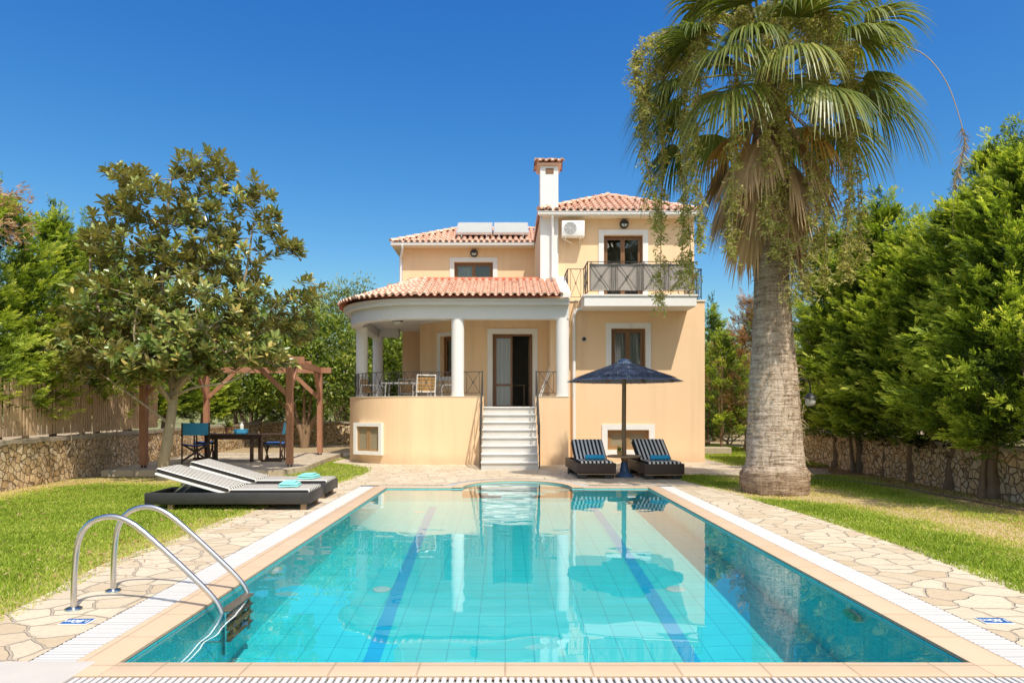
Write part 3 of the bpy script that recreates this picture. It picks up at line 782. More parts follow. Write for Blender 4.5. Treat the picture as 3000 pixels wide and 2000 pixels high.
# --- walls -------------------------------------------------------------------
WIN = []   # (p0, p1, s0, s1, z0, z1) filled below, used for frames
def px_hole(p0, p1, pxa, pxb, Y, za, zb):
    return None
low = MB()
h_ground = (X_at(1791, YA) - 1.3, X_at(1891, YA) - 1.3, Z_at(1078, YA), Z_at(962, YA))
h_base = (X_at(1780, YA) - 1.3, X_at(1901, YA) - 1.3, Z_at(1317, YA), Z_at(1259, YA))
low.wall((1.3, YA), (XR, YA), 0, 4.60, [h_ground, h_base], .16)
low.wall((XR, YA), (XR, 26.5), 0, 4.60)
low.quad((1.3, YA, 4.60), (XR, YA, 4.60), (XR, YB + .2, 4.60), (1.3, YB + .2, 4.60))
low.wall((1.3, YD + .3), (1.3, YA), 0, 4.6)
h_door_up = (X_at(1769, YB) - 1.05, X_at(1883, YB) - 1.05, 4.62, Z_at(689, YB))
low.wall((1.05, YB), (XR, YB), 4.60, 7.30, [h_door_up], .16)
low.wall((XR, YB), (XR, 26.5), 4.602, 7.30)
low.wall((1.05, 26.5), (1.05, YB), 4.602, 7.30)
# left wing upper wall
h_left = (X_at(1331, YL) + 3.69, X_at(1444, YL) + 3.69, Z_at(845, YL), Z_at(768, YL))
low.wall((-3.69, YL), (1.05, YL), 4.3, 7.32, [h_left], .16)
low.wall((-3.69, 29), (-3.69, YL), 0, 7.32)
low.wall((-3.69, YL), (-2.6, YL), 0, 4.3)
# porch inner walls
bayA, bayB = (-2.80, 22.4), (-1.43, 21.2)
h_bay_L = (Vector(bayB) - Vector(bayA)).length
h_bay = (.98, 1.66, 2.55, 3.82)
low.wall((-2.8, YL), bayA, FLOOR - .1, 4.32)
low.wall(bayA, bayB, FLOOR - .1, 4.32, [h_bay], .22)
h_door = (X_at(1443, YD) - bayB[0], X_at(1560, YD) - bayB[0], FLOOR - .02, Z_at(978, YD))
low.wall(bayB, (1.505, YD), FLOOR - .1, 4.32, [h_door], .2)
low.wall((1.505, YD), (1.505, YA), FLOOR - .1, 4.6)
part('wall', low, 'wall')
# rounded base of the porch: outside, rim, inside
SX0, SX1 = -.60, .83
base = MB()
o = [p for p in outline(0)]; i_ = [p for p in outline(-.30)]
L_o = [(SX0, 18.75)] + o[1:]; L_i = [(SX0, 19.05)] + i_[1:]
base.band(L_o[::-1], L_i[::-1], 0, PAR)
base.box(SX1, 1.74, 18.75, 19.05, 0, PAR); base.box(1.44, 1.74, 19.05, YA - .003, 0, PAR)
part('porch_base', base, 'wall')
rim = MB(); rim.band([(p[0], p[1]) for p in ([(SX0, 18.735)] + outline(.015)[1:])][::-1], ([(SX0, 19.06)] + outline(-.31)[1:])[::-1], PAR, PAR + .018)
rim.box(SX1, 1.75, 18.735, 19.06, PAR, PAR + .018); part('parapet_cap', rim, 'cream')
fl = MB(); fl.prism([(1.5, 21.25), (-2.4, 21.25), (-2.9, 24.4), (-4.45, 24.4)] + outline(-.29)[1:-1][::-1] + [(SX0, 19.04), (SX0, 19.06), (SX1, 19.06), (1.5, 19.06)], FLOOR - .12, FLOOR)
part('porch_floor', fl, 'marble')
# --- staircase
st = MB()
for k in range(8):
    z1 = FLOOR * (k + 1) / 8; y0 = 17.05 + .245 * k
    st.box(SX0 + .002, SX1 - .002, y0 + .02, 19.3, z1 - FLOOR / 8, z1 - .032)
stairs = part('stairs', st, 'riser')
for k in range(8):
    z1 = FLOOR * (k + 1) / 8; y0 = 17.05 + .245 * k
    t_ = MB(); t_.rbox(SX0 - .01, SX1 + .01, y0 - .022, y0 + .29, z1 - .031, z1, .006, 1); part('tread', t_, 'marble', stairs)
# --- columns
for x, y, r in ((X_at(1341, 18.93), 18.93, .178), (X_at(1648, 18.93), 18.93, .178), (-4.43, 21.1, .175), (-4.43, 23.75, .175)):
    c = MB(); c.lathe([(r, PAR if y < 23 else PAR), (r, 4.03)], (x, y), 32); part('column', c, 'column', smooth=True)
# --- beam, cornice, ceiling
b = MB(); b.band(outline(-.03)[::-1], outline(-.36)[::-1], 4.01, 4.37)
b.box(-4.35, -3.69, 23.6, 23.95, 4.02, 4.36)
part('porch_beam', b, 'beam_white')
co = MB(); co.band(outline(.13)[::-1], outline(-.30)[::-1], 4.372, 4.47); co.band(outline(.19)[::-1], outline(-.30)[::-1], 4.472, 4.535)
part('cornice', co, 'beam_white')
ce = MB(); ce.prism([(1.5, 21.3), (-2.7, 24.6), (-4.5, 24.6)] + outline(-.32)[1:-1][::-1] + [(1.5, 19.07)], 4.30, 4.36); part('porch_ceiling', ce, 'white')
te = MB(); te.box(-3.6, 1.3, 20.9, 24.4, 4.9, 5.36); part('roof_terrace', te, 'stone_cap')

# --- tiled roofs ---------------------------------------------------------------
TR = random.Random(99)
def tiles(mb, fmap, u0, u1, rows, colw, rowl, clip=None, squeeze=None):
    """barrel tiles in rows; fmap(u, v, h) gives a point, u along the eave, v up the slope"""
    n = int(round((u1 - u0) / colw)); colw = (u1 - u0) / n; seg = 6
    for c in range(n + 1):
        for r in range(rows):
            uc = u0 + c * colw; v0 = r * rowl; v1 = v0 + rowl * 1.12
            k = squeeze(v0) if squeeze else 1.0
            if squeeze and k < .5 and c % 2: continue
            if squeeze and k < .25 and c % 4: continue
            if squeeze and k < .5: k *= 2
            if squeeze and k < .5: k *= 2
            if clip and not clip(uc, v0 + rowl * .5): continue
            jit = TR.uniform(-.006, .006); mb.tint = min(1, max(0, TR.gauss(.52, .15)))
            rw = colw * .34
            vs = []
            for v, sc_, lift in ((v0, 1.08, .030), (v1, .88, .004)):
                for s_ in range(seg + 1):
                    a = PI * s_ / seg
                    vs.append(fmap(uc + jit - rw * sc_ * math.cos(a) / (squeeze(v) / squeeze(v0) if squeeze and squeeze(v0) else 1) * 1.0, v, lift + .018 + .068 * sc_ * math.sin(a)))
            fs = [(s_, s_ + 1, seg + 2 + s_, seg + 1 + s_) for s_ in range(seg)]
            # thickness at the lower lip
            m0 = len(vs)
            for s_ in range(seg + 1):
                a = PI * s_ / seg
                vs.append(fmap(uc + jit - rw * .86 * math.cos(a), v0 + .004, .028 + .050 * math.sin(a)))
            fs += [(m0 + s_, m0 + s_ + 1, s_ + 1, s_) for s_ in range(seg)]
            mb.add(vs, fs)
            # pan between this cover and the next
            if c < n and not (clip and not clip(uc + colw / 2, v0 + rowl * .5)):
                mb.tint = min(1, max(0, TR.gauss(.38, .13))); vs = []
                for v, lift in ((v0, .012), (v1, -.006)):
                    for f_, h_ in ((.14, .040), (.32, .014), (.5, .004), (.68, .014), (.86, .040)):
                        vs.append(fmap(uc + colw * f_, v, lift + h_))
                mb.add(vs, [(s_, s_ + 1, 6 + s_, 5 + s_) for s_ in range(4)])
    mb.tint = .5
def ridge(mb, a, b, r=.085, ln=.36):
    a = Vector(a); b = Vector(b); n = max(1, int((b - a).length / ln)); d = (b - a).normalized()
    sd = d.cross(Vector((0, 0, 1))).normalized(); up = sd.cross(d).normalized()
    for k in range(n):
        mb.tint = min(1, max(0, TR.gauss(.45, .2)))
        p = a.lerp(b, k / n) - d * .03; q = a.lerp(b, (k + 1) / n) + d * .03; vs = []
        for c_, sc_, l in ((p, 1.12, .022), (q, .92, 0)):
            for s_ in range(9):
                t_ = PI * s_ / 8; vs.append(c_ + sd * (-r * sc_ * math.cos(t_)) + up * (r * sc_ * math.sin(t_) + l - .02))
        mb.add(vs, [(s_, s_ + 1, 10 + s_, 9 + s_) for s_ in range(8)] + [tuple(range(8, -1, -1))])
    mb.tint = .5
def plane_map(o, uaxis, vaxis):
    o = Vector(o); uaxis = Vector(uaxis).normalized(); vaxis = Vector(vaxis).normalized(); nn = uaxis.cross(vaxis).normalized()
    return lambda u, v, h: o + uaxis * u + vaxis * v + nn * h

def hip_roof(x0, x1, y0, y1, z, pitch, name, skip_right=False):
    """hipped roof over a rectangle; front, left and right slopes tiled"""
    t = math.tan(pitch); d = min(x1 - x0, y1 - y0) / 2 if not skip_right else min(2.2, (y1 - y0) / 2)
    zr = z + d * t; sl = d / math.cos(pitch); rl = .33; rows = int(sl / rl + .5); rl = sl / rows
    deck_ = MB()
    A, B, C_, D = (x0, y0, z), (x1, y0, z), (x1, y1, z), (x0, y1, z)
    if skip_right: R0, R1 = (x0 + d, (y0 + d), zr), (x1, y0 + d, zr)
    elif (x1 - x0) <= (y1 - y0): R0, R1 = ((x0 + x1) / 2, y0 + d, zr), ((x0 + x1) / 2, y1 - d, zr)
    else: R0, R1 = (x0 + d, (y0 + y1) / 2, zr), (x1 - d, (y0 + y1) / 2, zr)
    dn = lambda p: (p[0], p[1], p[2] - .015)
    if skip_right:
        deck_.add([dn(p) for p in (A, B, R1, R0)], [(0, 1, 2, 3)]); deck_.add([dn(p) for p in (A, R0, (x0 + d, y1 - d, zr), D)], [(0, 1, 2, 3)])
    else:
        deck_.add([dn(p) for p in (A, B, C_, D, R0, R1)], [(0, 1, 4), (1, 2, 5, 4), (2, 3, 5), (3, 0, 4, 5)])
    rf = MB(); cp = math.cos(pitch)
    W_ = x1 - x0
    fm = plane_map((x0, y0, z), (1, 0, 0), (0, cp, math.sin(pitch)))
    if skip_right: clip = lambda u, v: u > v * cp - .05
    else: clip = lambda u, v: v * cp - .05 < u < W_ - v * cp + .05
    tiles(rf, fm, .10, W_ - .10, rows, .205, rl, clip)
    H_ = y1 - y0
    fl_ = plane_map((x0, y1, z), (0, -1, 0), (cp, 0, math.sin(pitch)))
    tiles(rf, fl_, .10, H_ - .10, rows, .205, rl, lambda u, v: v * cp - .05 < u < H_ - v * cp + .05)
    if not skip_right:
        fr_ = plane_map((x1, y0, z), (0, 1, 0), (-cp, 0, math.sin(pitch)))
        tiles(rf, fr_, .10, H_ - .10, rows, .205, rl, lambda u, v: v * cp - .05 < u < H_ - v * cp + .05)
    ro = part('roof', rf, 'tile', smooth=True)
    part('roof_deck', deck_, 'ridge', ro)
    rg = MB(); up = Vector((0, 0, .06))
    ridge(rg, Vector(A) + up, Vector(R0) + up)
    ridge(rg, Vector(R0) + up, Vector(R1) + up)
    if not skip_right: ridge(rg, Vector(B) + up, Vector(R0 if x1 - x0 <= y1 - y0 else R1) + up)
    part('ridge_tiles', rg, 'tile', ro, smooth=True)
    return ro
# upper right roof: eave 20.2
EX0, EX1, EY = 1.02, 5.80, 20.33
hip_roof(EX0, EX1, EY - .02, 25.6, 7.40, R(26), 'right')
sf = MB(); sf.box(EX0 + .1, EX1 - .06, EY + .06, 25.5, 7.285, 7.375); part('soffit', sf, 'cream')
g = MB(); g.box(EX0, EX1 - .02, EY + .01, EY + .06, 7.28, 7.37)
gut = part('gutter', g, 'white_metal')
def gutter(a, b, parent, r=.06):
    a = Vector(a); b = Vector(b); d = (b - a).normalized(); out = Vector((d.y, -d.x, 0)); vs = []
    prof = [(0, .06), (.01, .0), (.03, -.035), (.07, -.05), (.105, -.02), (.115, .06), (.127, .062), (.127, .05)]
    for p in (a, b):
        for o_, z_ in prof: vs.append(p + out * o_ + Vector((0, 0, z_)))
    n = len(prof); m = MB(); m.add(vs, [(k, k + 1, n + k + 1, n + k) for k in range(n - 1)] + [tuple(range(n)), tuple(range(2 * n - 1, n - 1, -1))])
    part('gutter_trough', m, 'white_metal', parent, smooth=True)
gutter((EX0 - .05, EY + .008, 7.325), (EX1, EY + .008, 7.325), gut)
# left wing roof
LX0, LX1, LY = -4.03, 1.1, 24.13
hip_roof(LX0, LX1, LY, 29.0, 7.40, R(25), 'left', True)
sf = MB(); sf.box(LX0 + .08, 1.04, LY + .06, 28.9, 7.285, 7.375); part('soffit', sf, 'cream')
g = MB(); g.box(LX0 + .02, 1.04, LY + .01, LY + .06, 7.28, 7.37); g.box(LX0 + .02, LX0 + .075, LY + .06, 28.9, 7.28, 7.37); gut2 = part('gutter', g, 'white_metal')
gutter((LX0, LY + .008, 7.325), (1.04, LY + .008, 7.325), gut2)
# porch roof: straight part, quarter cone, left side
zE, RE, RA = 4.565, 2.62, .30
pz = math.atan2(.86, RE - RA); cp, sp_ = math.cos(pz), math.sin(pz); slp = (RE - RA) / cp; rows = 8; rl = slp / rows
rf = MB()
yE = C0[1] - RE
tiles(rf, plane_map((C0[0], yE, zE), (1, 0, 0), (0, cp, sp_)), .02, 3.92, rows, .205, rl)
def cone(u, v, h):
    a = R(270) - u / RE; r_ = RE - v * cp
    return Vector((C0[0] + r_ * math.cos(a), C0[1] + r_ * math.sin(a), zE + v * sp_)) + Vector((sp_ * math.cos(a), sp_ * math.sin(a), cp)) * h
tiles(rf, cone, .0, RE * PI / 2, rows, .205, rl, None, lambda v: (RE - v * cp) / RE)
tiles(rf, plane_map((C0[0] - RE, 24.5, zE), (0, -1, 0), (cp, 0, sp_)), .05, 24.5 - C0[1], rows, .205, rl)
ro = part('roof', rf, 'tile', smooth=True)
dk = MB(); oo = outline(RE - RB, x_end=1.5); ii = [(1.5, C0[1] - RA)] + [(C0[0] + RA * math.cos(R(270 - 90 * k / 28)), C0[1] + RA * math.sin(R(270 - 90 * k / 28))) for k in range(29)] + [(C0[0] - RA, 24.5)]
n = len(oo); dk.add([(p[0], p[1], zE - .012) for p in oo] + [(p[0], p[1], zE + .86 - .012) for p in ii], [(k + 1, k, n + k, n + k + 1) for k in range(n - 1)])
part('roof_deck', dk, 'ridge', ro)
rg = MB(); rg.rbox(C0[0] - .2, 1.52, C0[1] - RA - .1, C0[1] - RA + .2, zE + .84, zE + .945, .02, 1)
rg.rbox(C0[0] - RA - .2, C0[0] - RA + .1, C0[1] - RA, 24.48, zE + .84, zE + .945, .02, 1); part('ridge_cap', rg, 'ridge', ro)
rg = MB()
for a_deg in (270, 228): 
    a = R(a_deg); c_, s_ = math.cos(a), math.sin(a)
    ridge(rg, (C0[0] + RE * c_, C0[1] + RE * s_, zE + .055), (C0[0] + RA * c_, C0[1] + RA * s_, zE + .92), .075)
part('ridge_tiles', rg, 'tile', ro, smooth=True)
# white verge at the right end of the porch roof
vg = MB(); vg.add([(1.50, yE + .05, zE - .02), (1.78, yE + .05, zE - .02), (1.78, C0[1] - RA, zE + .86), (1.50, C0[1] - RA, zE + .86),
                   (1.50, yE + .05, zE + .12), (1.78, yE + .05, zE + .10), (1.78, C0[1] - RA, zE + 1.0), (1.50, C0[1] - RA, zE + 1.0)],
                  [(0, 3, 2, 1), (4, 5, 6, 7), (0, 1, 5, 4), (1, 2, 6, 5), (2, 3, 7, 6), (3, 0, 4, 7)])
part('verge', vg, 'white')

# --- chimney
ch = MB(); x0, x1 = 1.06, 1.60; ch.box(x0, x1, 20.55, 21.25, 5.3, 8.84)
chim = part('chimney', ch, 'white')
v_ = MB(); v_.box(1.22, 1.46, 20.535, 20.548, 8.60, 8.76); part('flue_vent', v_, 'timber', chim)
cap = MB(); cap.rbox(x0 - .09, x1 + .09, 20.46, 21.34, 8.845, 8.91, .02, 1)
tiles(cap, plane_map((x0 - .14, 20.42, 8.90), (1, 0, 0), (0, .93, .36)), .03, x1 - x0 + .25, 2, .17, .26)
tiles(cap, plane_map((x1 + .14, 21.38, 8.90), (-1, 0, 0), (0, -.93, .36)), .03, x1 - x0 + .25, 2, .17, .26)
ridge(cap, (x0 - .12, 20.9, 9.10), (x1 + .12, 20.9, 9.10), .09, .28)
part('chimney_cap', cap, 'tile', chim, smooth=True)

# --- windows and doors -----------------------------------------------------------
def opening(name, p0, p1, hole, rec, leaves, surround=.12, sill=True, glass=True, curtain=None, depth=.03, room=True, bottom=None, surr_mat='white', open_leaf=None, tim='timber', pane_mat='glass'):
    """timber frame, panes, white surround for a hole (s0, s1, z0, z1) of the wall p0-p1"""
    p0 = Vector((p0[0], p0[1], 0)); p1 = Vector((p1[0], p1[1], 0)); d = (p1 - p0).normalized(); nn = Vector((d.y, -d.x, 0))
    s0, s1, z0, z1 = hole
    P = lambda s, z, o=0: p0 + d * s + nn * o + Vector((0, 0, z))
    def slab(mb, a, b, c, e, o0, o1):
        vs = [P(a, c, o0), P(b, c, o0), P(b, e, o0), P(a, e, o0), P(a, c, o1), P(b, c, o1), P(b, e, o1), P(a, e, o1)]
        mb.add(vs, [(0, 3, 2, 1), (4, 5, 6, 7), (0, 1, 5, 4), (1, 2, 6, 5), (2, 3, 7, 6), (3, 0, 4, 7)])
    fr = MB(); w_ = .055; z0f = z0 if bottom is None else bottom
    slab(fr, s0, s0 + w_, z0f, z1, -rec - .07, -rec); slab(fr, s1 - w_, s1, z0f, z1, -rec - .07, -rec)
    slab(fr, s0 + w_, s1 - w_, z1 - w_, z1, -rec - .07, -rec)
    if name == 'window': slab(fr, s0 + w_, s1 - w_, z0f, z0f + w_, -rec - .07, -rec)
    root = part(name, fr, tim)
    if surround:
        su = MB(); k = surround
        slab(su, s0 - k, s0 - .004, z0 - (k if sill else 0), z1 + k, -.02, depth); slab(su, s1 + .004, s1 + k, z0 - (k if sill else 0), z1 + k, -.02, depth)
        slab(su, s0 - .004, s1 + .004, z1 + .004, z1 + k, -.02, depth)
        if sill: slab(su, s0 - .004, s1 + .004, z0 - k, z0 - .004, -.02, depth)
        part('surround', su, surr_mat, root)
    # leaves
    a, b = s0 + w_ + .004, s1 - w_ - .004; lw = (b - a) / leaves; st_ = .062
    for k in range(leaves):
        if open_leaf is not None and k in open_leaf: continue
        la, lb = a + k * lw + .002, a + (k + 1) * lw - .002; zb = z0f + (w_ if name == 'window' else .01) + .003; zt = z1 - w_ - .003
        lf = MB(); o0, o1 = -rec - .06, -rec - .012
        slab(lf, la, la + st_, zb, zt, o0, o1); slab(lf, lb - st_, lb, zb, zt, o0, o1)
        slab(lf, la + st_, lb - st_, zt - st_, zt, o0, o1); slab(lf, la + st_, lb - st_, zb, zb + st_, o0, o1)
        if name == 'door': slab(lf, la + st_, lb - st_, zb + (zt - zb) * .30, zb + (zt - zb) * .30 + st_, o0, o1)
        leaf = part('casement', lf, tim, root)
        g_ = MB(); g_.quad(P(la + st_, zb + st_, -rec - .036), P(lb - st_, zb + st_, -rec - .036), P(lb - st_, zt - st_, -rec - .036), P(la + st_, zt - st_, -rec - .036))
        part('pane', g_, pane_mat, root)
        if curtain and k in curtain:
            n_ = 22; vs = []
            for q in range(n_ + 1):
                f = q / n_; ss = la + (lb - la) * f; off = -rec - .12 - .025 * math.sin(f * 30 + k)
                vs += [P(ss, zb, off), P(ss, zt, off)]
            cu = MB(); cu.add(vs, [(2 * q, 2 * q + 2, 2 * q + 3, 2 * q + 1) for q in range(n_)])
            part('curtain', cu, 'curtain', root, smooth='all')
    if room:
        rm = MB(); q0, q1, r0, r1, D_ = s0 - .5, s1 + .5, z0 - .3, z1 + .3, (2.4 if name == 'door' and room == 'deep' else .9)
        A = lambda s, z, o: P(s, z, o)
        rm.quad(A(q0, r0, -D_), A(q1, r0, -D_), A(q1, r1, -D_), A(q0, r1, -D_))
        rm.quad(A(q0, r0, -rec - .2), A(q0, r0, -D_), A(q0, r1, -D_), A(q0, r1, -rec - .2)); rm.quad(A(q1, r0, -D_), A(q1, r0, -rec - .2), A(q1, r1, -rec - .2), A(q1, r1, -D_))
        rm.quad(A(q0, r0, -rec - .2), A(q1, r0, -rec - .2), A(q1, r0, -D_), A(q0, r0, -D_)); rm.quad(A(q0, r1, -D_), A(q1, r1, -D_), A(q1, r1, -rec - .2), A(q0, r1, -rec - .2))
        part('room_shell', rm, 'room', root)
    return root, P, slab
opening('window', (1.3, YA), (XR, YA), h_ground, .10, 2, .155, True, curtain=(0, 1))
opening('window', (1.3, YA), (XR, YA), h_base, .10, 2, .165, True, tim='oak', pane_mat='shutter')
opening('window', (-3.69, YL), (1.05, YL), h_left, .10, 2, .165, True, curtain=(0,))
opening('door', (1.05, YB), (XR, YB), h_door_up, .10, 2, .16, False)
opening('window', bayA, bayB, h_bay, .16, 1, .13, True, curtain=(0,))
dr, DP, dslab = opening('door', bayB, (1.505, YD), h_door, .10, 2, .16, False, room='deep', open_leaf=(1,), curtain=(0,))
# right leaf of the porch door stands open into the room
lf = MB(); xh = bayB[0] + h_door[1] - .062
lf.bar((xh, YD + .15, FLOOR + .03), (xh, YD + .15, h_door[3] - .08), .05, .05); lf.bar((xh - .02, YD + .70, FLOOR + .03), (xh - .02, YD + .70, h_door[3] - .08), .05, .05)
for z in (FLOOR + .06, FLOOR + .72, h_door[3] - .1): lf.bar((xh, YD + .17, z), (xh - .02, YD + .68, z), .045, .06)
part('casement', lf, 'timber', dr)
g_ = MB(); g_.quad((xh, YD + .17, FLOOR + .08), (xh - .02, YD + .68, FLOOR + .08), (xh - .02, YD + .68, h_door[3] - .12), (xh, YD + .17, h_door[3] - .12)); part('pane', g_, 'glass', dr)
# basement window: boxed white frame set in the curved base
ang = R(233); cw = Vector((C0[0] + RB * math.cos(ang), C0[1] + RB * math.sin(ang), 0)); nn = Vector((math.cos(R(241)), math.sin(R(241)), 0)); dd = Vector((-nn.y, nn.x, 0))
bw = MB(); hw, zb, zt = .50, Z_at(1331, 19.2), Z_at(1238, 19.2)
def bslab(mb, a, b, c, e, o0, o1):
    P = lambda s, z, o_: cw + dd * s + nn * o_ + Vector((0, 0, z))
    vs = [P(a, c, o0), P(b, c, o0), P(b, e, o0), P(a, e, o0), P(a, c, o1), P(b, c, o1), P(b, e, o1), P(a, e, o1)]
    mb.add(vs, [(0, 3, 2, 1), (4, 5, 6, 7), (0, 1, 5, 4), (1, 2, 6, 5), (2, 3, 7, 6), (3, 0, 4, 7)])
k = .10
bslab(bw, -hw, -hw + k, zb, zt, -.3, .11); bslab(bw, hw - k, hw, zb, zt, -.3, .11); bslab(bw, -hw + k, hw - k, zt - k, zt, -.3, .11); bslab(bw, -hw + k, hw - k, zb, zb + k, -.3, .11)
sw = part('window', bw, 'white')
fr = MB()
for a, b in ((-hw + k, -.005), (.005, hw - k)):
    bslab(fr, a, a + .06, zb + k, zt - k, -.0, .055); bslab(fr, b - .06, b, zb + k, zt - k, -.0, .055); bslab(fr, a + .06, b - .06, zt - k - .06, zt - k, -.0, .055); bslab(fr, a + .06, b - .06, zb + k, zb + k + .06, -.0, .055)
part('casement', fr, 'oak', sw)
gl = MB(); bslab(gl, -hw + k, hw - k, zb + k, zt - k, .026, .032); part('pane', gl, 'shutter', sw)


# --- balcony and railings ----------------------------------------------------------
bal = MB(); bx0, bx1, by = X_at(1712, 18.63), X_at(2041, 18.63), 18.63
bal.box(bx0, bx1, by, YA - .002, Z_at(896, by), 4.60); bal.box(bx0 - .03, bx1 + .03, by - .03, YA - .004, 4.601, 4.645)
part('balcony', bal, 'white')
tc = MB(); tc.box(bx1 + .06, XR + .03, YA - .03, YB - .003, 4.606, 4.645); tc.box(1.3, bx0 - .06, YA - .03, YB - .003, 4.606, 4.645); tc.box(bx0 - .06, bx1 + .06, YA, YB - .003, 4.606, 4.645)
part('terrace_edge', tc, 'cream')
def railing(pts, z0, z1, panel, name='railing', dbl=.07, thick=.011):
    """iron railing along a polyline: rails, posts and crosses"""
    P = [Vector((*p, 0)) for p in pts]; up = Vector((0, 0, 1))
    seg = [(b - a).length for a, b in zip(P, P[1:])]; L = sum(seg)
    def pos(s):
        s = max(0, min(L, s))
        for a, b, l in zip(P, P[1:], seg):
            if s <= l + 1e-9: return a.lerp(b, s / l if l else 0)
            s -= l
        return P[-1].copy()
    tr = MB(); lr = MB(); n = max(1, round(L / panel)); m = max(len(P), int(L / .15))
    path = P if len(P) == 2 else [pos(L * k / m) for k in range(m + 1)]
    for a, b in zip(path, path[1:]):
        tr.bar(a + up * z1, b + up * z1, .034, .016); lr.bar(a + up * z0, b + up * z0, .020, .014)
    root = part(name, tr, 'iron'); part('lower_rail', lr, 'iron', root)
    for k in range(n + 1):
        for s in ((k * L / n - dbl / 2, k * L / n + dbl / 2) if 0 < k < n else ((k * L / n),)):
            q = pos(s); bl = MB(); bl.bar(q + up * (z0 - .06), q + up * (z1 - .01), thick * 1.15, thick * 1.15); part('baluster', bl, 'iron', root)
    for k in range(n):
        a = k * L / n + dbl / 2 + .045; b = (k + 1) * L / n - dbl / 2 - .045; x = MB()
        for e in (a, b): x.bar(pos(e) + up * z0, pos(e) + up * z1, thick, thick)
        mid = pos((a + b) / 2) + up * ((z0 + z1) / 2)
        for z_a, z_b in ((z0, z1), (z1, z0)):
            x.bar(pos(a) + up * z_a, mid, thick, thick); x.bar(mid, pos(b) + up * z_b, thick, thick)
        tdir = (pos(b) - pos(a)).normalized()
        x.tube([mid + tdir * (.028 * math.cos(2 * PI * q / 12)) + up * (.028 * math.sin(2 * PI * q / 12)) for q in range(13)], thick * .6, 5, False)
        part('cross_brace', x, 'iron', root)
    return root
zt_, zb_ = 5.545, 4.74
fx0, fx1, fy = X_at(1722, 18.66), X_at(2032, 18.66), 18.67
railing([(fx0, fy), (fx1, fy)], zb_, zt_, .73)
railing([(fx0, YA + .02), (fx0, fy)], zb_, zt_, .5); railing([(fx1, fy), (fx1, YA + .02)], zb_, zt_, .5)
railing([(1.80, YA + .05), (fx0, YA + .05)], zb_, zt_, .45); railing([(1.80, YB - .05), (1.80, YA + .05)], zb_, zt_, .55)
railing([(fx1, YA + .05), (5.65, YA + .05)], zb_, zt_, .5); railing([(5.65, YA + .05), (5.65, YB - .05)], zb_, zt_, .55)
# porch railings
RC = outline(-.15)
rz0, rz1 = 1.97, Z_at(1089, 18.9)
cR = -1.315
arcp = [(cR - .17, 18.90)] + [p for p in RC[1:] if p[0] < cR - .3]
arcp = [p for p in arcp if p[1] < 21.0]
railing(arcp, rz0, rz1, .46, dbl=.10)
railing([(-4.58, 21.3), (-4.58, 23.55)], rz0, rz1, .55, dbl=.10)
railing([(cR + .17, 18.9), (SX0 - .03, 18.9)], rz0, rz1, .5)
railing([(SX1 + .03, 18.9), (1.42, 18.9)], rz0, rz1, .5)
# stair railings
for x in (SX0 - .03, SX1 + .03):
    r_ = MB(); f = lambda y, h: Vector((x, y, h + FLOOR / 8 + (y - 17.05) / .245 * FLOOR / 8))
    ya, yb = 17.10, 18.92
    r_.bar(f(ya, .86), f(yb, .86), .034, .018); lr = MB(); lr.bar(f(ya, .14), f(yb, .14), .02, .014)
    sr = part('stair_railing', r_, 'iron'); part('lower_rail', lr, 'iron', sr)
    for k in range(7):
        y = ya + (yb - ya) * k / 6
        p_ = MB(); p_.bar(f(y, -.12 if k not in (0,) else -.2), f(y, .86), .014 if 0 < k < 6 else .030, .014 if 0 < k < 6 else .030); part('baluster', p_, 'iron', sr)
    for k in range(3):
        y0, y1 = ya + (yb - ya) * (2 * k) / 6, ya + (yb - ya) * (2 * k + 2) / 6; q = MB()
        q.bar(f(y0, .14), f(y1, .86), .011); q.bar(f(y0, .86), f(y1, .14), .011); part('cross_brace', q, 'iron', sr)
    k_ = MB(); k_.bar((x, 18.92, FLOOR), (x, 18.92, rz1 + .03), .034, .034); part('baluster', k_, 'iron', sr)

# --- pipes on the facade
def pipe(pts, r=.042): 
    m = MB(); m.tube(pts, r, 12); return part('downpipe', m, 'white_metal', smooth=True)
pipe([(X_at(1620, 20.1), EY - .04, 7.30), (X_at(1620, 20.1), EY + .0, 7.20), (X_at(1619, 20.3), 20.44, 7.02), (X_at(1619, 20.46), 20.46, 6.9), (X_at(1619, 20.46), 20.46, 5.46)], .045)
xp = X_at(1682, 19.5)
pipe([(xp + .28, 19.5, 4.56), (xp + .28, 19.5, 4.42), (xp + .06, 19.5, 4.34), (xp, 19.5, 4.2), (xp, 19.5, .35)], .048)
pipe([(xp, 19.5, .352), (xp, 19.5, .12), (xp + .02, 19.44, .03)], .05)
pipe([(X_at(1180, 24.2), 24.05, 7.3), (X_at(1180, 24.2), 24.1, 7.15), (-3.74, 24.42, 6.9), (-3.74, 24.42, 5.2)], .045)

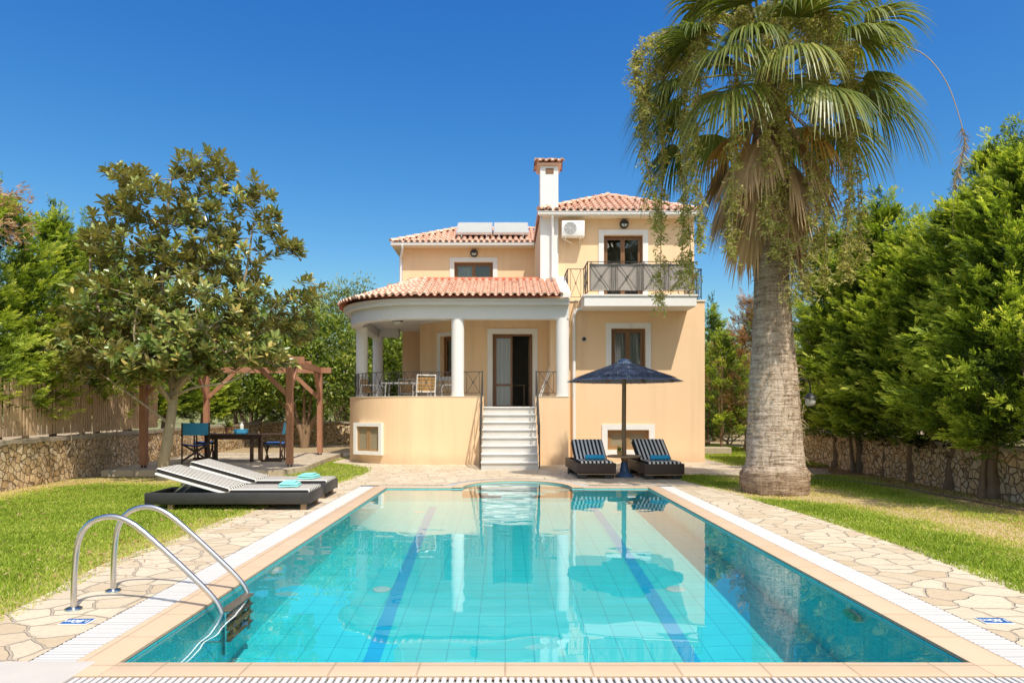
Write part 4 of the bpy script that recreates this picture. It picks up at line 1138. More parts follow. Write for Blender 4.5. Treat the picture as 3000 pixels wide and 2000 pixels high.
# ================================================================== things fixed to the villa
def bulkhead(label, x, y, z):
    root = thing('wall_lamp', label, 'wall lamp', (x, y, z), 0, 'round black bulkhead lamps')
    def disc(r0, r1, y0, y1, n=28):
        vs = [(r0 * math.cos(2 * PI * k / n), y0, r0 * math.sin(2 * PI * k / n)) for k in range(n)] + [(r1 * math.cos(2 * PI * k / n), y1, r1 * math.sin(2 * PI * k / n)) for k in range(n)]
        return vs, [(k, n + k, n + (k + 1) % n, (k + 1) % n) for k in range(n)] + [tuple(range(n)), tuple(range(2 * n - 1, n - 1, -1))]
    m = MB(); m.add(*disc(.135, .13, 0, -.05)); m.build('body', MAT['black'], root)
    m = MB(); m.add(*disc(.10, .09, -.0505, -.075)); m.build('lens', MAT['lamp_glass'], root)
    m = MB(); m.tube([(.115 * math.cos(2 * PI * k / 24), -.062, .115 * math.sin(2 * PI * k / 24)) for k in range(25)], .022, 6, False)
    vs = [(.112 * math.cos(PI * k / 12), -.086, .112 * math.sin(PI * k / 12)) for k in range(13)] + [(.112 * math.cos(PI * k / 12), -.05, .112 * math.sin(PI * k / 12)) for k in range(13)]
    m.add(vs, [tuple(range(12, -1, -1))] + [(k, k + 1, 14 + k, 13 + k) for k in range(12)]); m.box(-.11, .11, -.088, -.05, -.006, .006); m.box(-.006, .006, -.087, -.05, -.11, 0)
    m.build('hood', MAT['black'], root)
bulkhead('round black wall lamp above the balcony door', X_at(1828, YB), YB - .001, Z_at(657, YB))
bulkhead('round black wall lamp above the blue reflecting window of the left wing', X_at(1389, YL), YL - .001, Z_at(742, YL))
# porch ceiling lamp
root = thing('ceiling_lamp', 'small black ceiling lamp under the porch roof', 'ceiling lamp', (-3.36, 21.3, 4.30))
MB().lathe([(.17, 0), (.18, -.03), (.16, -.06)], (0, 0), 20).build('base', MAT['black'], root, smooth=True)
MB().lathe([(.15, -.06), (.13, -.12), (.06, -.16), (.005, -.165)], (0, 0), 20).build('shade', MAT['lamp_glass'], root, smooth=True)
# vent
root = thing('wall_vent', 'small round dark vent on the yellow wall right of the porch', 'vent', (X_at(1711, YA), YA - .001, Z_at(993, YA)))
def ydisc(r, y0, y1, n=20):
    vs = [(r * math.cos(2 * PI * k / n), y0, r * math.sin(2 * PI * k / n)) for k in range(n)] + [(r * math.cos(2 * PI * k / n), y1, r * math.sin(2 * PI * k / n)) for k in range(n)]
    return vs, [(k, n + k, n + (k + 1) % n, (k + 1) % n) for k in range(n)] + [tuple(range(n)), tuple(range(2 * n - 1, n - 1, -1))]
MB().add(*ydisc(.065, 0, -.02)).build('ring', MAT['ac_grille'], root); MB().add(*ydisc(.05, -.0205, -.028)).build('opening', MAT['black'], root)
# air conditioner
ax0, ax1, ay = X_at(1646, 20.3), X_at(1713, 20.3), 20.28
az0, az1 = Z_at(692, 20.3), Z_at(646, 20.3)
root = thing('air_conditioner', 'white outdoor air conditioning unit bracketed on the upper wall beside the chimney', 'air conditioner', ((ax0 + ax1) / 2, ay, az0))
m = MB(); m.rbox(ax0, ax1, ay, ay + .30, az0, az1, .02, 2); m.build('casing', MAT['white_metal'], root, world=True, smooth=True)
cxx, czz = ax0 + .25, (az0 + az1) / 2; m = MB(); n = 28
m.add([(cxx + .185 * math.cos(2 * PI * k / n), ay - .004, czz + .185 * math.sin(2 * PI * k / n)) for k in range(n)], [tuple(range(n))]); m.build('fan_opening', MAT['ac_grille'], root, world=True)
m = MB()
for r_ in (.19, .15, .11, .07, .035): m.tube([(cxx + r_ * math.cos(2 * PI * k / 28), ay - .012, czz + r_ * math.sin(2 * PI * k / 28)) for k in range(29)], .004, 5, False)
for k in range(8): m.bar((cxx, ay - .012, czz), (cxx + .19 * math.cos(k * PI / 4), ay - .012, czz + .19 * math.sin(k * PI / 4)), .006)
m.build('fan_grille', MAT['white_metal'], root, world=True)
m = MB(); m.box(ax1 - .20, ax1 - .10, ay - .003, ay, az1 - .075, az1 - .05); m.build('badge', MAT['alu'], root, world=True)
for x in (ax0 + .12, ax1 - .12):
    m = MB(); m.bar((x, ay + .02, az0 - .02), (x, YB - .002, az0 - .02), .035); m.bar((x, YB - .02, az0 - .02), (x, YB - .02, az0 - .22), .035); m.build('bracket', MAT['cream'], root, world=True)
m = MB(); m.tube([(ax0 + .06, ay + .2, az0 + .1), (ax0 + .06, ay + .2, az0 - .05), (ax0 + .16, ay + .12, az0 - .1), (ax0 + .3, ay + .2, az0 - .16), (ax0 + .34, YB - .03, az0 - .14)], .018, 8); m.build('refrigerant_pipe', MAT['cream'], root, world=True, smooth=True)
# solar panels
for pa, pb, lb in ((1337, 1442, 'left one of two flat solar water panels on the left wing roof'), (1446, 1549, 'right one of two flat solar water panels on the left wing roof, nearer the chimney')):
    x0, x1 = X_at(pa, 24.7), X_at(pb, 24.7); y0, z0, y1, z1 = 24.6, 7.80, 25.6, 8.44
    root = thing('solar_panel', lb, 'solar panel', ((x0 + x1) / 2, y0, z0), 0, 'solar panels on the roof')
    d = Vector((0, y1 - y0, z1 - z0)).normalized(); nn = Vector((0, -d.z, d.y))
    def slabp(xa, xb, ya_, yb_, h0, h1, mat, name):
        o_ = Vector((0, y0, z0)); L_ = 1.19; vs = []
        for h in (h0, h1):
            for xx, t_ in ((xa, ya_), (xb, ya_), (xb, yb_), (xa, yb_)): vs.append(o_ + Vector((xx, 0, 0)) + d * t_ + nn * h)
        m = MB(); m.add(vs, [(0, 3, 2, 1), (4, 5, 6, 7), (0, 1, 5, 4), (1, 2, 6, 5), (2, 3, 7, 6), (3, 0, 4, 7)]); m.build(name, MAT[mat], root, world=True)
    slabp(x0, x1, 0, 1.19, 0, .08, 'alu', 'frame'); slabp(x0 + .035, x1 - .035, .035, 1.155, .0805, .084, 'solar', 'absorber')
    for x in (x0 + .2, x1 - .2):
        m = MB(); m.bar((x, y0 + .05, z0 + .03), (x, y0 + .05, z0 - .1), .035); m.bar((x, y1 - .05, z1 - .03), (x, y1 - .05, z1 - .55), .035); m.bar((x, y0 - .1, z0 - .06), (x, y1, z1 - .58), .035); m.build('stand', MAT['alu'], root, world=True)
# cloth tied inside the balcony railing
n = 60; vs = []
for j in range(9):
    for k in range(n + 1):
        x = fx0 + .05 + (fx1 - fx0 - .08) * k / n; z = 4.77 + (5.52 - 4.77) * j / 8
        y = fy + .05 + .018 * math.sin(k * .55) * (1 - j / 9) + .012 * mnoise.noise(Vector((x * 2, z * 4, 0)))
        vs.append((x, y, z - .025 * abs(math.sin(k * PI / 15)) * (j == 8)))
m = MB(); m.add(vs, [(j * (n + 1) + k, j * (n + 1) + k + 1, (j + 1) * (n + 1) + k + 1, (j + 1) * (n + 1) + k) for j in range(8) for k in range(n)])
tag(m.build('privacy_screen', MAT['screen'], smooth='all'), 'grey cloth screen stretched behind the balcony railing', 'screen')
# folded airer leaning on the right column of the porch
root = thing('folded_airer', 'slim white folded clothes airer leaning behind the right porch column', 'clothes airer', (1.18, 19.5, FLOOR))
for dx in (0, .05):
    m = MB(); m.tube([(.86 + dx, 19.45, FLOOR), (1.24 + dx, 19.62, FLOOR + 1.02)], .012, 8); m.build('frame_tube', MAT['white_metal'], root, world=True)
m = MB(); m.tube([(1.24, 19.62, FLOOR + 1.02), (1.27, 19.63, FLOOR + 1.16), (1.30, 19.62, FLOOR + 1.02)], .012, 8); m.build('handle', MAT['white_metal'], root, world=True)
# ================================================================== plants
def unit(v): return v / np.maximum(np.linalg.norm(v, axis=-1, keepdims=True), 1e-9)
def leaf_quads(C, D, N, L, W, fold=.0):
    """kite shaped leaves: centre of the base C, direction D, normal N, length L, width W"""
    D = unit(D); S_ = unit(np.cross(D, N)); Nn = np.cross(S_, D); L = np.asarray(L)[:, None]; W = np.asarray(W)[:, None]
    n = len(C); V = np.zeros((n, 4, 3))
    V[:, 0] = C; V[:, 1] = C + D * L * .5 + S_ * W * .5 + Nn * W * fold; V[:, 2] = C + D * L; V[:, 3] = C + D * L * .5 - S_ * W * .5 + Nn * W * fold
    return V.reshape(-1, 3), (np.arange(n)[:, None] * 4 + np.arange(4)[None, :])
def rnd_dirs(g, n): return unit(g.normal(size=(n, 3)))

def conifer_mesh(seed, H, Rr, z0, sprays, lean=(0, 0), ragged=.2):
    """feathery cypress crown: limbs sweep up and out, each clothed with flat fans of scale leaves"""
    g = np.random.default_rng(seed); C, D, N, L, W, T = [], [], [], [], [], []
    nb = int(sprays / 22)
    for b in range(nb):
        t = g.random() ** 1.15; z = z0 + (H - z0) * t; az = g.uniform(0, 2 * PI)
        prof = (1 - t) ** .80 * (1 if t > .10 else .72 + 2.8 * t)
        rad = Rr * prof * (1 + ragged * mnoise.noise(Vector((math.cos(az) * 1.6, math.sin(az) * 1.6, z * .9 + seed))) * 1.9 + g.normal(0, .09)) + .10
        up = .30 + .9 * t + g.normal(0, .10)
        root = np.array([lean[0] * t, lean[1] * t, z - .15]); tip = root + np.array([math.cos(az) * rad, math.sin(az) * rad, rad * up])
        if b % 14 == 0 and t > .35:                      # leaders that stand up out of the crown
            tip = root + np.array([math.cos(az) * rad * .6, math.sin(az) * rad * .6, .55 + rad * .9])
        shade = g.normal(0, .13); m = 22
        for k in range(m):
            f = (.30 if k < 5 else .38) + .64 * (k / m) ** .75 + g.normal(0, .03)
            p = root + (tip - root) * f + g.normal(0, .075 * (1.35 - .75 * f) + .03, 3) * np.array([1, 1, .8])
            ax = unit((tip - root) / (np.linalg.norm(tip - root) + 1e-6) * .8 + np.array([math.cos(az), math.sin(az), .25]) * .5 + g.normal(0, .38, 3))
            side = unit(np.cross(ax, np.array([0, 0, 1.0]) + g.normal(0, .6, 3))); ln = g.uniform(.15, .32) * (.8 + .4 * (1 - t))
            for q in range(13):
                s = (q // 2 + .5) / 6.5 if q < 12 else .95; sg = 1 if q % 2 else -1
                d = ax * (.70 + .3 * s) + side * sg * (.62 - .30 * s) if q < 12 else ax
                d = d + g.normal(0, .16, 3) + np.array([0, 0, -.08])
                C.append(p + ax * ln * s * .8); D.append(d); N.append(np.cross(side, ax) + g.normal(0, .35, 3))
                L.append(ln * (.46 - .2 * s)); W.append(ln * .055 + .006)
                T.append(.06 + .76 * min(1.08, f) ** 2.5 * (.45 + .55 * s) + shade + g.normal(0, .08))  # inner leaves darker, tips lighter: shade inside the crown put into the tint
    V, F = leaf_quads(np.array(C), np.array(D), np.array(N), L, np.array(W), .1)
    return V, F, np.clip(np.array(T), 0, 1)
def trunk_mb(mb, pts, radii, n=10, wob=.12, seed=0):
    mb.tube(pts, radii, n)
    b = len(mb.v) - len(pts) * n
    for i in range(b, len(mb.v)):
        v = Vector(mb.v[i]); q = mnoise.noise_vector(v * 2.3 + Vector((seed, 0, 0))) * wob * radii[min(len(radii) - 1, (i - b) // n)]
        mb.v[i] = tuple(v + q)
def smooth_path(P, n=6):
    P = [Vector(p) for p in P]; out = []
    for i in range(len(P) - 1):
        p0, p1, p2, p3 = P[max(0, i - 1)], P[i], P[i + 1], P[min(len(P) - 1, i + 2)]
        for k in range(n):
            t = k / n; out.append(.5 * ((2 * p1) + (p2 - p0) * t + (2 * p0 - 5 * p1 + 4 * p2 - p3) * t * t + (3 * p1 - p0 - 3 * p2 + p3) * t ** 3))
    out.append(P[-1]); return out

# prototype crowns, shared by the copies
CROWN = {}
def conifer_proto(key, *a, mat='cypress'):
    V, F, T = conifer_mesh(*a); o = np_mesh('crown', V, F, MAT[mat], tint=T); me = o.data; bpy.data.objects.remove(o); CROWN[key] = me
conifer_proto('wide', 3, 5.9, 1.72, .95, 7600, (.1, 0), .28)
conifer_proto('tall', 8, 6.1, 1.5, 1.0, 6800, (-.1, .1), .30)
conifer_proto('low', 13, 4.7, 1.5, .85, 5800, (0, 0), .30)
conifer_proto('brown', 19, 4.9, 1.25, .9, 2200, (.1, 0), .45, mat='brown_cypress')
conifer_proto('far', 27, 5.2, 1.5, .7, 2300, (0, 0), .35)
def conifer_trunk(mb, h, r, seed, multi=1):
    r = r * .68
    rl = random.Random(seed)
    for k in range(multi):
        a = rl.uniform(0, 6.28); o_ = Vector((.16 * math.cos(a), .16 * math.sin(a), 0)) * (k > 0); rr = r * (1 if k == 0 else .55)
        P = [o_ + Vector((0, 0, -.5))]
        for z in (.12, .5, 1.0, 1.8, h): P.append(o_ + Vector((rl.uniform(-.07, .07) * z, rl.uniform(-.07, .07) * z, z)))
        P = smooth_path(P, 4); m = len(P)
        trunk_mb(mb, P, [rr * (1.45 if i < 2 else 1.12 if i < 5 else 1 - .75 * i / m) for i in range(m)], 10, .4, seed)
    # dead twigs below the crown
    for k in range(9):
        a = rl.uniform(0, 6.28); z = rl.uniform(.6, 1.5); l_ = rl.uniform(.3, .7)
        mb.tube([(0, 0, z), (l_ * .5 * math.cos(a), l_ * .5 * math.sin(a), z + .06), (l_ * math.cos(a), l_ * math.sin(a), z + rl.uniform(-.15, .15))], [.014, .009, .003], 5)
def conifer(label, key, x, y, rz, s=1.0, r=.15, multi=1, group=None, seed=0, patch=None, zs=1.0):
    t = thing('cypress_tree', label, 'tree', (x, y, .42 if x < -10 else -.02), rz, group)
    mb = MB(); conifer_trunk(mb, CROWN_H.get(key, 4) * s * zs * .8, r, seed, multi); mb.build('trunk', MAT['bark'], t, smooth='all')
    c = link('crown', CROWN[key], t); c.scale = (s, s, s * zs); c.location = (0, 0, 0)
    if patch:
        for (dx, dy, dz, n, sd) in patch:
            g = np.random.default_rng(sd); m = n * 10
            P = np.repeat(np.array([[dx, dy, dz]]) + g.normal(0, 1, (n, 3)) * np.array([.28, .28, .34]), 10, 0); Dd = np.repeat(unit(g.normal(0, .6, (n, 3)) + unit(np.array([dx, dy, .1]))), 10, 0) + g.normal(0, .45, (m, 3))
            V, F = leaf_quads(P + g.normal(0, .05, (m, 3)), Dd, rnd_dirs(g, m), g.uniform(.10, .22, m), g.uniform(.015, .03, m))
            np_mesh('browned_branch', V, F, MAT['brown_cypress'], t, tint=np.clip(g.normal(.55, .25, m), 0, 1))
    return t
CROWN_H = {'wide': 5.9, 'tall': 6.1, 'low': 4.7, 'brown': 4.9, 'far': 5.2}
RW = 'cypress trees along the right garden wall'
conifer('bushy green cypress behind the palm trunk, farthest along the right stone wall', 'tall', 8.75, 18.0, .4, 1.0, .16, 1, RW, 1)
conifer('cypress with a forked trunk, right of the garden lantern', 'low', 8.62, 16.6, 2.1, 1.2, .17, 2, RW, 2)
conifer('slender pointed cypress standing above its neighbours, right of the palm', 'tall', 8.6, 15.4, 1.0, .99, .15, 1, RW, 3)
conifer('partly browned cypress with dead brown branches in the right hedge', 'low', 8.5, 14.3, 3.3, 1.08, .16, 1, RW, 4, [(-1.0, -.7, 3.9, 90, 5), (-1.1, -.9, 3.2, 70, 6), (-.6, -1.1, 2.2, 50, 7)])
conifer('large dark green cypress with a straight trunk near the right picture edge', 'wide', 8.42, 12.9, .2, .93, .17, 1, RW, 5)
conifer('thick trunked tall cypress close to the right picture edge', 'tall', 8.3, 11.6, 4.0, .97, .17, 2, RW, 6)
conifer('cypress with several thin stems at the right picture edge', 'wide', 8.15, 10.45, 2.6, .93, .10, 2, RW, 7)
LW = 'cypress trees behind the picket fence on the left'
conifer('dense cypress filling the left picture edge behind the picket fence', 'wide', -10.75, 12.4, .9, 1.0, .17, 1, LW, 11, [(1.0, -.9, 4.75, 45, 15)])
conifer('cypress with drooping sprays above the left end of the picket fence', 'wide', -10.75, 14.4, 2.2, .95, .17, 1, LW, 12)
conifer('cypress with a feathery pointed top left of the glossy leaved tree', 'tall', -11.0, 16.6, 3.0, .93, .17, 1, LW, 13)
conifer('cypress directly behind the glossy leaved tree', 'wide', -11.2, 18.8, 4.1, 1.0, .17, 1, LW, 14)
conifer('cypress behind the wall left of the blue canvas chairs', 'low', -11.7, 21.2, 5.2, 1.1, .17, 1, LW, 16)
conifer('bright cypress behind the left wall seen between the magnolia trunk and the pergola post', 'wide', -11.7, 26.4, 1.5, .85, .17, 1, LW, 18)
conifer('cypress at the back corner of the garden wall, seen through the pergola', 'low', -11.4, 28.9, 2.5, 1.05, .17, 1, LW, 19)
conifer('cypress behind the back wall just right of the wall corner', 'wide', -9.9, 31.6, 3.5, .85, .17, 1, LW, 20)
conifer('cypress behind the wall beyond the pergola table', 'low', -11.9, 23.8, .5, 1.1, .17, 1, LW, 17)
BR = 'trees beyond the right side of the villa'
conifer('reddish brown dying cypress beside the right corner of the villa', 'brown', 9.0, 25.2, .8, 1.12, .13, 2, BR, 21)
conifer('yellow green cypress with bare stems between the villa and the palm trunk', 'far', 7.75, 24.4, 2.3, .82, .10, 3, BR, 22)
conifer('green cypress farther back between the villa and the palm trunk', 'far', 8.6, 29.0, 1.3, 1.1, .14, 1, BR, 23)
conifer('cypress half hidden behind the palm trunk', 'far', 10.2, 27.0, 4.4, 1.1, .14, 2, BR, 24)
conifer('browned cypress right behind the palm trunk', 'brown', 10.8, 23.0, 2.0, .95, .14, 1, BR, 25)
# thin column cypress on the hill
V, F, T = conifer_mesh(41, 5.2, .55, .1, 700, (0, 0), .1)
t = thing('column_cypress', 'thin dark column cypress on the skyline right of the balcony', 'tree', (13.6, 45, 3.6))
np_mesh('crown', V, F, MAT['cypress'], t, tint=T * .5); m = MB(); m.tube([(0, 0, -4.5), (0, 0, 3)], [.15, .05], 8); m.build('trunk', MAT['bark'], t)

# ------------------------------------------------------------------ broadleaf trees
def limb_tree(seed, base, limbs, targets, r0, twig_r=.012):
    """trunk + limbs + a twig to every leaf cluster; targets are points; returns mesh builder"""
    mb = MB(); g = random.Random(seed); nodes = []
    for path, ra, rb in limbs:
        P = smooth_path(path, 6); m = len(P)
        trunk_mb(mb, P, [ra + (rb - ra) * (i / (m - 1)) ** .8 for i in range(m)], 10 if ra > .06 else 7, .12, seed)
        for i, p in enumerate(P): nodes.append((p, ra + (rb - ra) * i / (m - 1)))
    for tp in targets:
        tp = Vector(tp); best = min(nodes, key=lambda n_: (n_[0] - tp).length + (1.4 * max(0, n_[0].z - tp.z)))
        a = best[0]; d = tp - a
        if d.length < .05: continue
        mid = a + d * .5 + Vector((g.uniform(-.08, .08), g.uniform(-.08, .08), -.06 * d.length))
        P = smooth_path([a, mid, tp], 3); m = len(P); r_ = min(best[1] * .7, twig_r * (1 + d.length))
        mb.tube(P, [r_ + (.005 - r_) * i / (m - 1) for i in range(m)], 5)
        for i, p in enumerate(P[1:]): nodes.append((p, r_ * .8))
    return mb

def magnolia():
    bx, by = -7.42, 14.75
    t = thing('magnolia_tree', 'large glossy leaved tree with a pale leaning trunk in front of the pergola', 'tree', (bx, by, 0))
    g = random.Random(5); gn = np.random.default_rng(6)
    # crown: lobes (centre, radii) from the photograph, around Y = by
    lobes = []
    def lobe(px, py, rx, rz, ry=None, dy=0, n=40):
        Y = by + dy; lobes.append((Vector((X_at(px, Y) - bx, dy, Z_at(py, Y))), rx, ry or rx, rz, n))
    lobe(370, 520, .42, .42, dy=.1, n=14); lobe(590, 500, .75, .40, dy=0, n=26); lobe(480, 600, .95, .55, n=44); lobe(650, 620, .75, .6, n=34); lobe(330, 620, .5, .4, n=16)
    lobe(420, 740, 1.15, .6, n=56); lobe(640, 760, 1.1, .65, n=56); lobe(760, 560, .35, .35, n=9); lobe(790, 660, .35, .30, n=10); lobe(840, 730, .35, .28, n=10); lobe(280, 700, .4, .35, n=10)
    lobe(340, 880, 1.0, .65, dy=-.4, n=60); lobe(560, 900, 1.35, .75, dy=-.5, n=84); lobe(760, 900, .95, .60, dy=.2, n=50); lobe(900, 860, .35, .3, n=10); lobe(880, 960, .45, .35, dy=.2, n=14)
    lobe(300, 1000, 1.0, .5, dy=-.5, n=54); lobe(470, 1030, 1.1, .42, dy=-.8, n=54); lobe(680, 1010, 1.1, .40, dy=-.3, n=50); lobe(200, 950, .5, .4, n=16); lobe(250, 1080, .55, .28, dy=-.3, n=18)
    lobe(440, 960, 1.3, .7, ry=1.3, dy=1.0, n=50); lobe(560, 760, 1.2, .8, ry=1.0, dy=.9, n=40); lobe(780, 1050, .6, .25, dy=-.5, n=14); lobe(590, 1060, .75, .30, dy=-.2, n=30); lobe(430, 1090, .6, .25, dy=-.5, n=18)
    tg = []
    for c, rx, ry, rz, n in lobes:
        for _ in range(int(n * 1.55)):
            while True:
                v = Vector((g.uniform(-1, 1), g.uniform(-1, 1), g.uniform(-1, 1)))
                if .25 < v.length < 1: break
            tg.append(c + Vector((v.x * rx, v.y * ry, v.z * rz)))
    # limbs
    tk = [(0, 0, -.1), (.02, 0, .12), (.06, 0, .5), (.14, .02, 1.0), (.20, .05, 1.55), (.24, .05, 1.95)]
    limbs = [(tk, .135, .09), ([(.24, .05, 1.95), (.1, .05, 2.6), (-.05, .1, 3.6), (.0, .1, 5.0), (.15, .1, 6.5)], .10, .02),
             ([(.24, .05, 1.95), (.7, .1, 2.6), (1.2, .2, 3.4), (1.7, .2, 4.3), (1.9, .2, 5.6)], .085, .015), ([(.2, .05, 1.7), (-.3, -.2, 2.3), (-.9, -.3, 3.0), (-1.4, -.2, 4.2), (-1.5, 0, 5.6)], .075, .015),
             ([(.16, 0, 1.2), (-.4, -.2, 1.7), (-1.0, -.4, 2.2), (-1.6, -.5, 2.7)], .032, .010), ([(.22, .05, 1.8), (.8, -.3, 2.3), (1.6, -.2, 2.8), (2.6, .1, 3.4)], .06, .012),
             ([(.20, .05, 1.6), (.1, -.5, 2.2), (-.1, -.9, 2.9), (0, -.9, 3.8)], .05, .012), ([(.24, .05, 1.9), (.6, .7, 2.6), (.7, 1.2, 3.6), (.5, 1.2, 4.8)], .06, .012),
             ([(.22, 0, 1.75), (.9, -.5, 1.95), (1.7, -.5, 2.1), (2.3, -.3, 2.5)], .04, .01)]
    mb = limb_tree(5, None, limbs, tg, .15); mb.build('trunk', MAT['grey_bark'], t, smooth='all')
    C, D, N, L, W, T = [], [], [], [], [], []
    for tp in tg:
        out = unit(np.array([tp.x - .2, tp.y, (tp.z - 3.2) * .6])) ; ax = unit(out * .5 + np.array([0, 0, .75]) + gn.normal(0, .35, 3)); n = gn.integers(9, 15); sh = gn.normal(0, .13); inner = min(1, math.hypot(tp.x, tp.y) / 1.5)
        for k in range(n):
            a = k * 2.4 + gn.uniform(-.3, .3); e1 = unit(np.cross(ax, np.array([.3, .1, 1.0]) + 1e-3)); e2 = np.cross(ax, e1)
            rad = e1 * math.cos(a) + e2 * math.sin(a); op = .35 + .85 * k / n
            d = ax * (1.1 - op * .75) + rad * op + np.array([0, 0, -.12])
            C.append(np.array(tp) - ax * .10 * k / n); D.append(d); N.append(ax * 1.0 + rad * -.25 + gn.normal(0, .15, 3)); L.append(gn.uniform(.14, .24)); W.append(gn.uniform(.065, .095))
            T.append(np.clip(.60 + sh + gn.normal(0, .17) + (.42 if gn.random() < .05 else 0), 0, 1))
    C, D, N, L, W = map(np.array, (C, D, N, L, W)); D = unit(D); S_ = unit(np.cross(D, N)); Nn = np.cross(S_, D); n = len(C); V = np.zeros((n, 6, 3)); L = L[:, None]; W = W[:, None]
    V[:, 0] = C; V[:, 1] = C + D * L * .40 + S_ * W * .5 + Nn * W * .12; V[:, 2] = C + D * L * .78 + S_ * W * .36 + Nn * W * .02; V[:, 3] = C + D * L - Nn * L * .06; V[:, 4] = C + D * L * .78 - S_ * W * .36 + Nn * W * .02; V[:, 5] = C + D * L * .40 - S_ * W * .5 + Nn * W * .12
    b = np.arange(n)[:, None] * 6; F = np.concatenate([b + np.array([[0, 1, 2, 3]]), b + np.array([[0, 3, 4, 5]])])
    np_mesh('crown', V.reshape(-1, 3), F, MAT['magnolia'], t, tint=np.concatenate([T, T]))
magnolia()

def leafy(name, label, cat, x, y, lobes, mat, leaf, per, seed, group=None, trunk=None, z=0.0, dens=1.0, upright=.2, bark='bark'):
    """shrub or tree from lobes ((dx,dy,dz), (rx,ry,rz)); leaf = (length, width); per leaves per clump"""
    t = thing(name, label, cat, (x, y, z), 0, group); g = np.random.default_rng(seed); tg = []; C, D, N, T = [], [], [], []
    for c, r_ in lobes:
        vol = r_[0] * r_[1] + r_[0] * r_[2] + r_[1] * r_[2]; n = int(vol * 26 * dens)
        u = rnd_dirs(g, n) * (g.random((n, 1)) ** .33 * .55 + .45) * (1 + .22 * g.normal(size=(n, 1)) * .6); u[:, 2] = np.where(u[:, 2] < -.6, -u[:, 2] * .4, u[:, 2])
        P = np.array(c) + u * np.array(r_)
        for p, uu in zip(P, u):
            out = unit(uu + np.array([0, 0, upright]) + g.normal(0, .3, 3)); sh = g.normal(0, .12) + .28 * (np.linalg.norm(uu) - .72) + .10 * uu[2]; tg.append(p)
            q = g.normal(0, 1, (per, 3)) * leaf[0] * .75; C.append(p + q); D.append(out + g.normal(0, .7, (per, 3))); N.append(np.array([0, -.2, 1]) + g.normal(0, .6, (per, 3))); T.append(.45 + sh + g.normal(0, .15, per))
    C = np.concatenate(C); D = np.concatenate(D); N = np.concatenate(N); T = np.clip(np.concatenate(T), 0, 1); n = len(C)
    V, F = leaf_quads(C, D, N, leaf[0] * g.uniform(.6, 1.25, n), leaf[1] * g.uniform(.7, 1.2, n), .12)
    np_mesh('crown', V, F, MAT[mat], t, tint=T)
    if trunk:
        mb = MB(); rl = random.Random(seed)
        h, r_ = trunk
        for c, rr in lobes[:6]:
            P = smooth_path([(0, 0, -.1), (c[0] * .12 + rl.uniform(-.05, .05), c[1] * .12, h * .5), (c[0] * .4, c[1] * .4, h), tuple(c)], 5); m = len(P)
            trunk_mb(mb, P, [r_ * (1 - .85 * i / (m - 1)) for i in range(m)], 8, .15, seed)
        mb.build('trunk', MAT[bark], t, smooth='all')
    return t
GL = 'broadleaf trees behind the pergola'
leafy('broadleaf_tree', 'bright green leafy tree with a dark crooked trunk behind the right pergola posts', 'tree', -8.1, 27.5, [((0, 0, 3.2), (1.7, 1.2, 1.3)), ((1.5, .2, 2.6), (1.3, 1.1, 1.2)), ((-1.5, 0, 2.5), (1.3, 1.1, 1.2)), ((.4, .4, 4.6), (1.3, 1.1, 1.0)), ((-1.0, .5, 4.0), (1.1, 1.0, .9))], 'shrub', (.19, .10), 14, 61, GL, (1.4, .17), bark='bark', dens=1.6)
leafy('broadleaf_tree', 'round leaved green tree at the left end of the porch', 'tree', -5.9, 31.9, [((0, 0, 2.9), (1.6, 1.2, 1.5)), ((.9, .4, 4.2), (1.3, 1.1, 1.1)), ((-.8, .3, 4.5), (1.2, 1.1, 1.1)), ((.2, -.3, 1.4), (1.3, 1.0, .9)), ((1.6, 0, 2.3), (1.1, 1, 1.3))], 'shrub', (.18, .10), 14, 62, GL, (1.2, .14), dens=1.7)
leafy('broadleaf_tree', 'grey green olive tree rising behind the bright trees left of the villa', 'tree', -8.6, 36, [((0, 0, 5.6), (2.2, 1.6, 1.6)), ((-2.0, 0, 4.6), (1.8, 1.4, 1.5)), ((1.8, .2, 4.8), (1.8, 1.4, 1.5)), ((.4, .3, 7.3), (1.4, 1.2, 1.1)), ((-1.1, .2, 6.7), (1.3, 1.1, 1.0)), ((2.4, .3, 6.3), (1.0, 1, .9))], 'olive', (.20, .07), 14, 63, GL, (2.2, .25), dens=1.0)
leafy('broadleaf_tree', 'olive tree whose round top shows beside the porch roof', 'tree', -5.4, 38, [((0, 0, 4.9), (1.8, 1.4, 1.6)), ((1.3, .2, 5.6), (1.2, 1.1, 1.2)), ((-1.4, 0, 5.8), (1.3, 1.1, 1.1)), ((.3, 0, 6.9), (.7, .7, .7)), ((2.3, 0, 4.1), (1.4, 1.1, 1.4)), ((0, 0, 2.6), (2.2, 1.4, 1.8))], 'olive', (.20, .07), 14, 64, GL, (2.2, .25), dens=1.0)
leafy('broadleaf_tree', 'leafy tree behind the back wall left of the pergola', 'tree', -11.9, 32.0, [((0, 0, 3.6), (2.0, 1.5, 1.6)), ((1.8, 0, 3.0), (1.5, 1.2, 1.4)), ((-1.4, .2, 4.6), (1.5, 1.2, 1.2)), ((.6, .2, 5.2), (1.3, 1.1, 1.0))], 'shrub', (.19, .09), 14, 65, GL, (1.4, .18), dens=1.6)
leafy('broadleaf_tree', 'tree seen through the open side of the porch', 'tree', -6.6, 33.5, [((0, 0, 3.2), (2.4, 1.4, 1.7)), ((2.4, 0, 2.6), (1.8, 1.2, 1.6)), ((1.0, 0, 4.4), (1.6, 1.2, 1.2)), ((3.4, .3, 1.6), (1.5, 1.1, 1.4))], 'olive', (.18, .08), 14, 66, GL, (1.6, .2), dens=1.5)
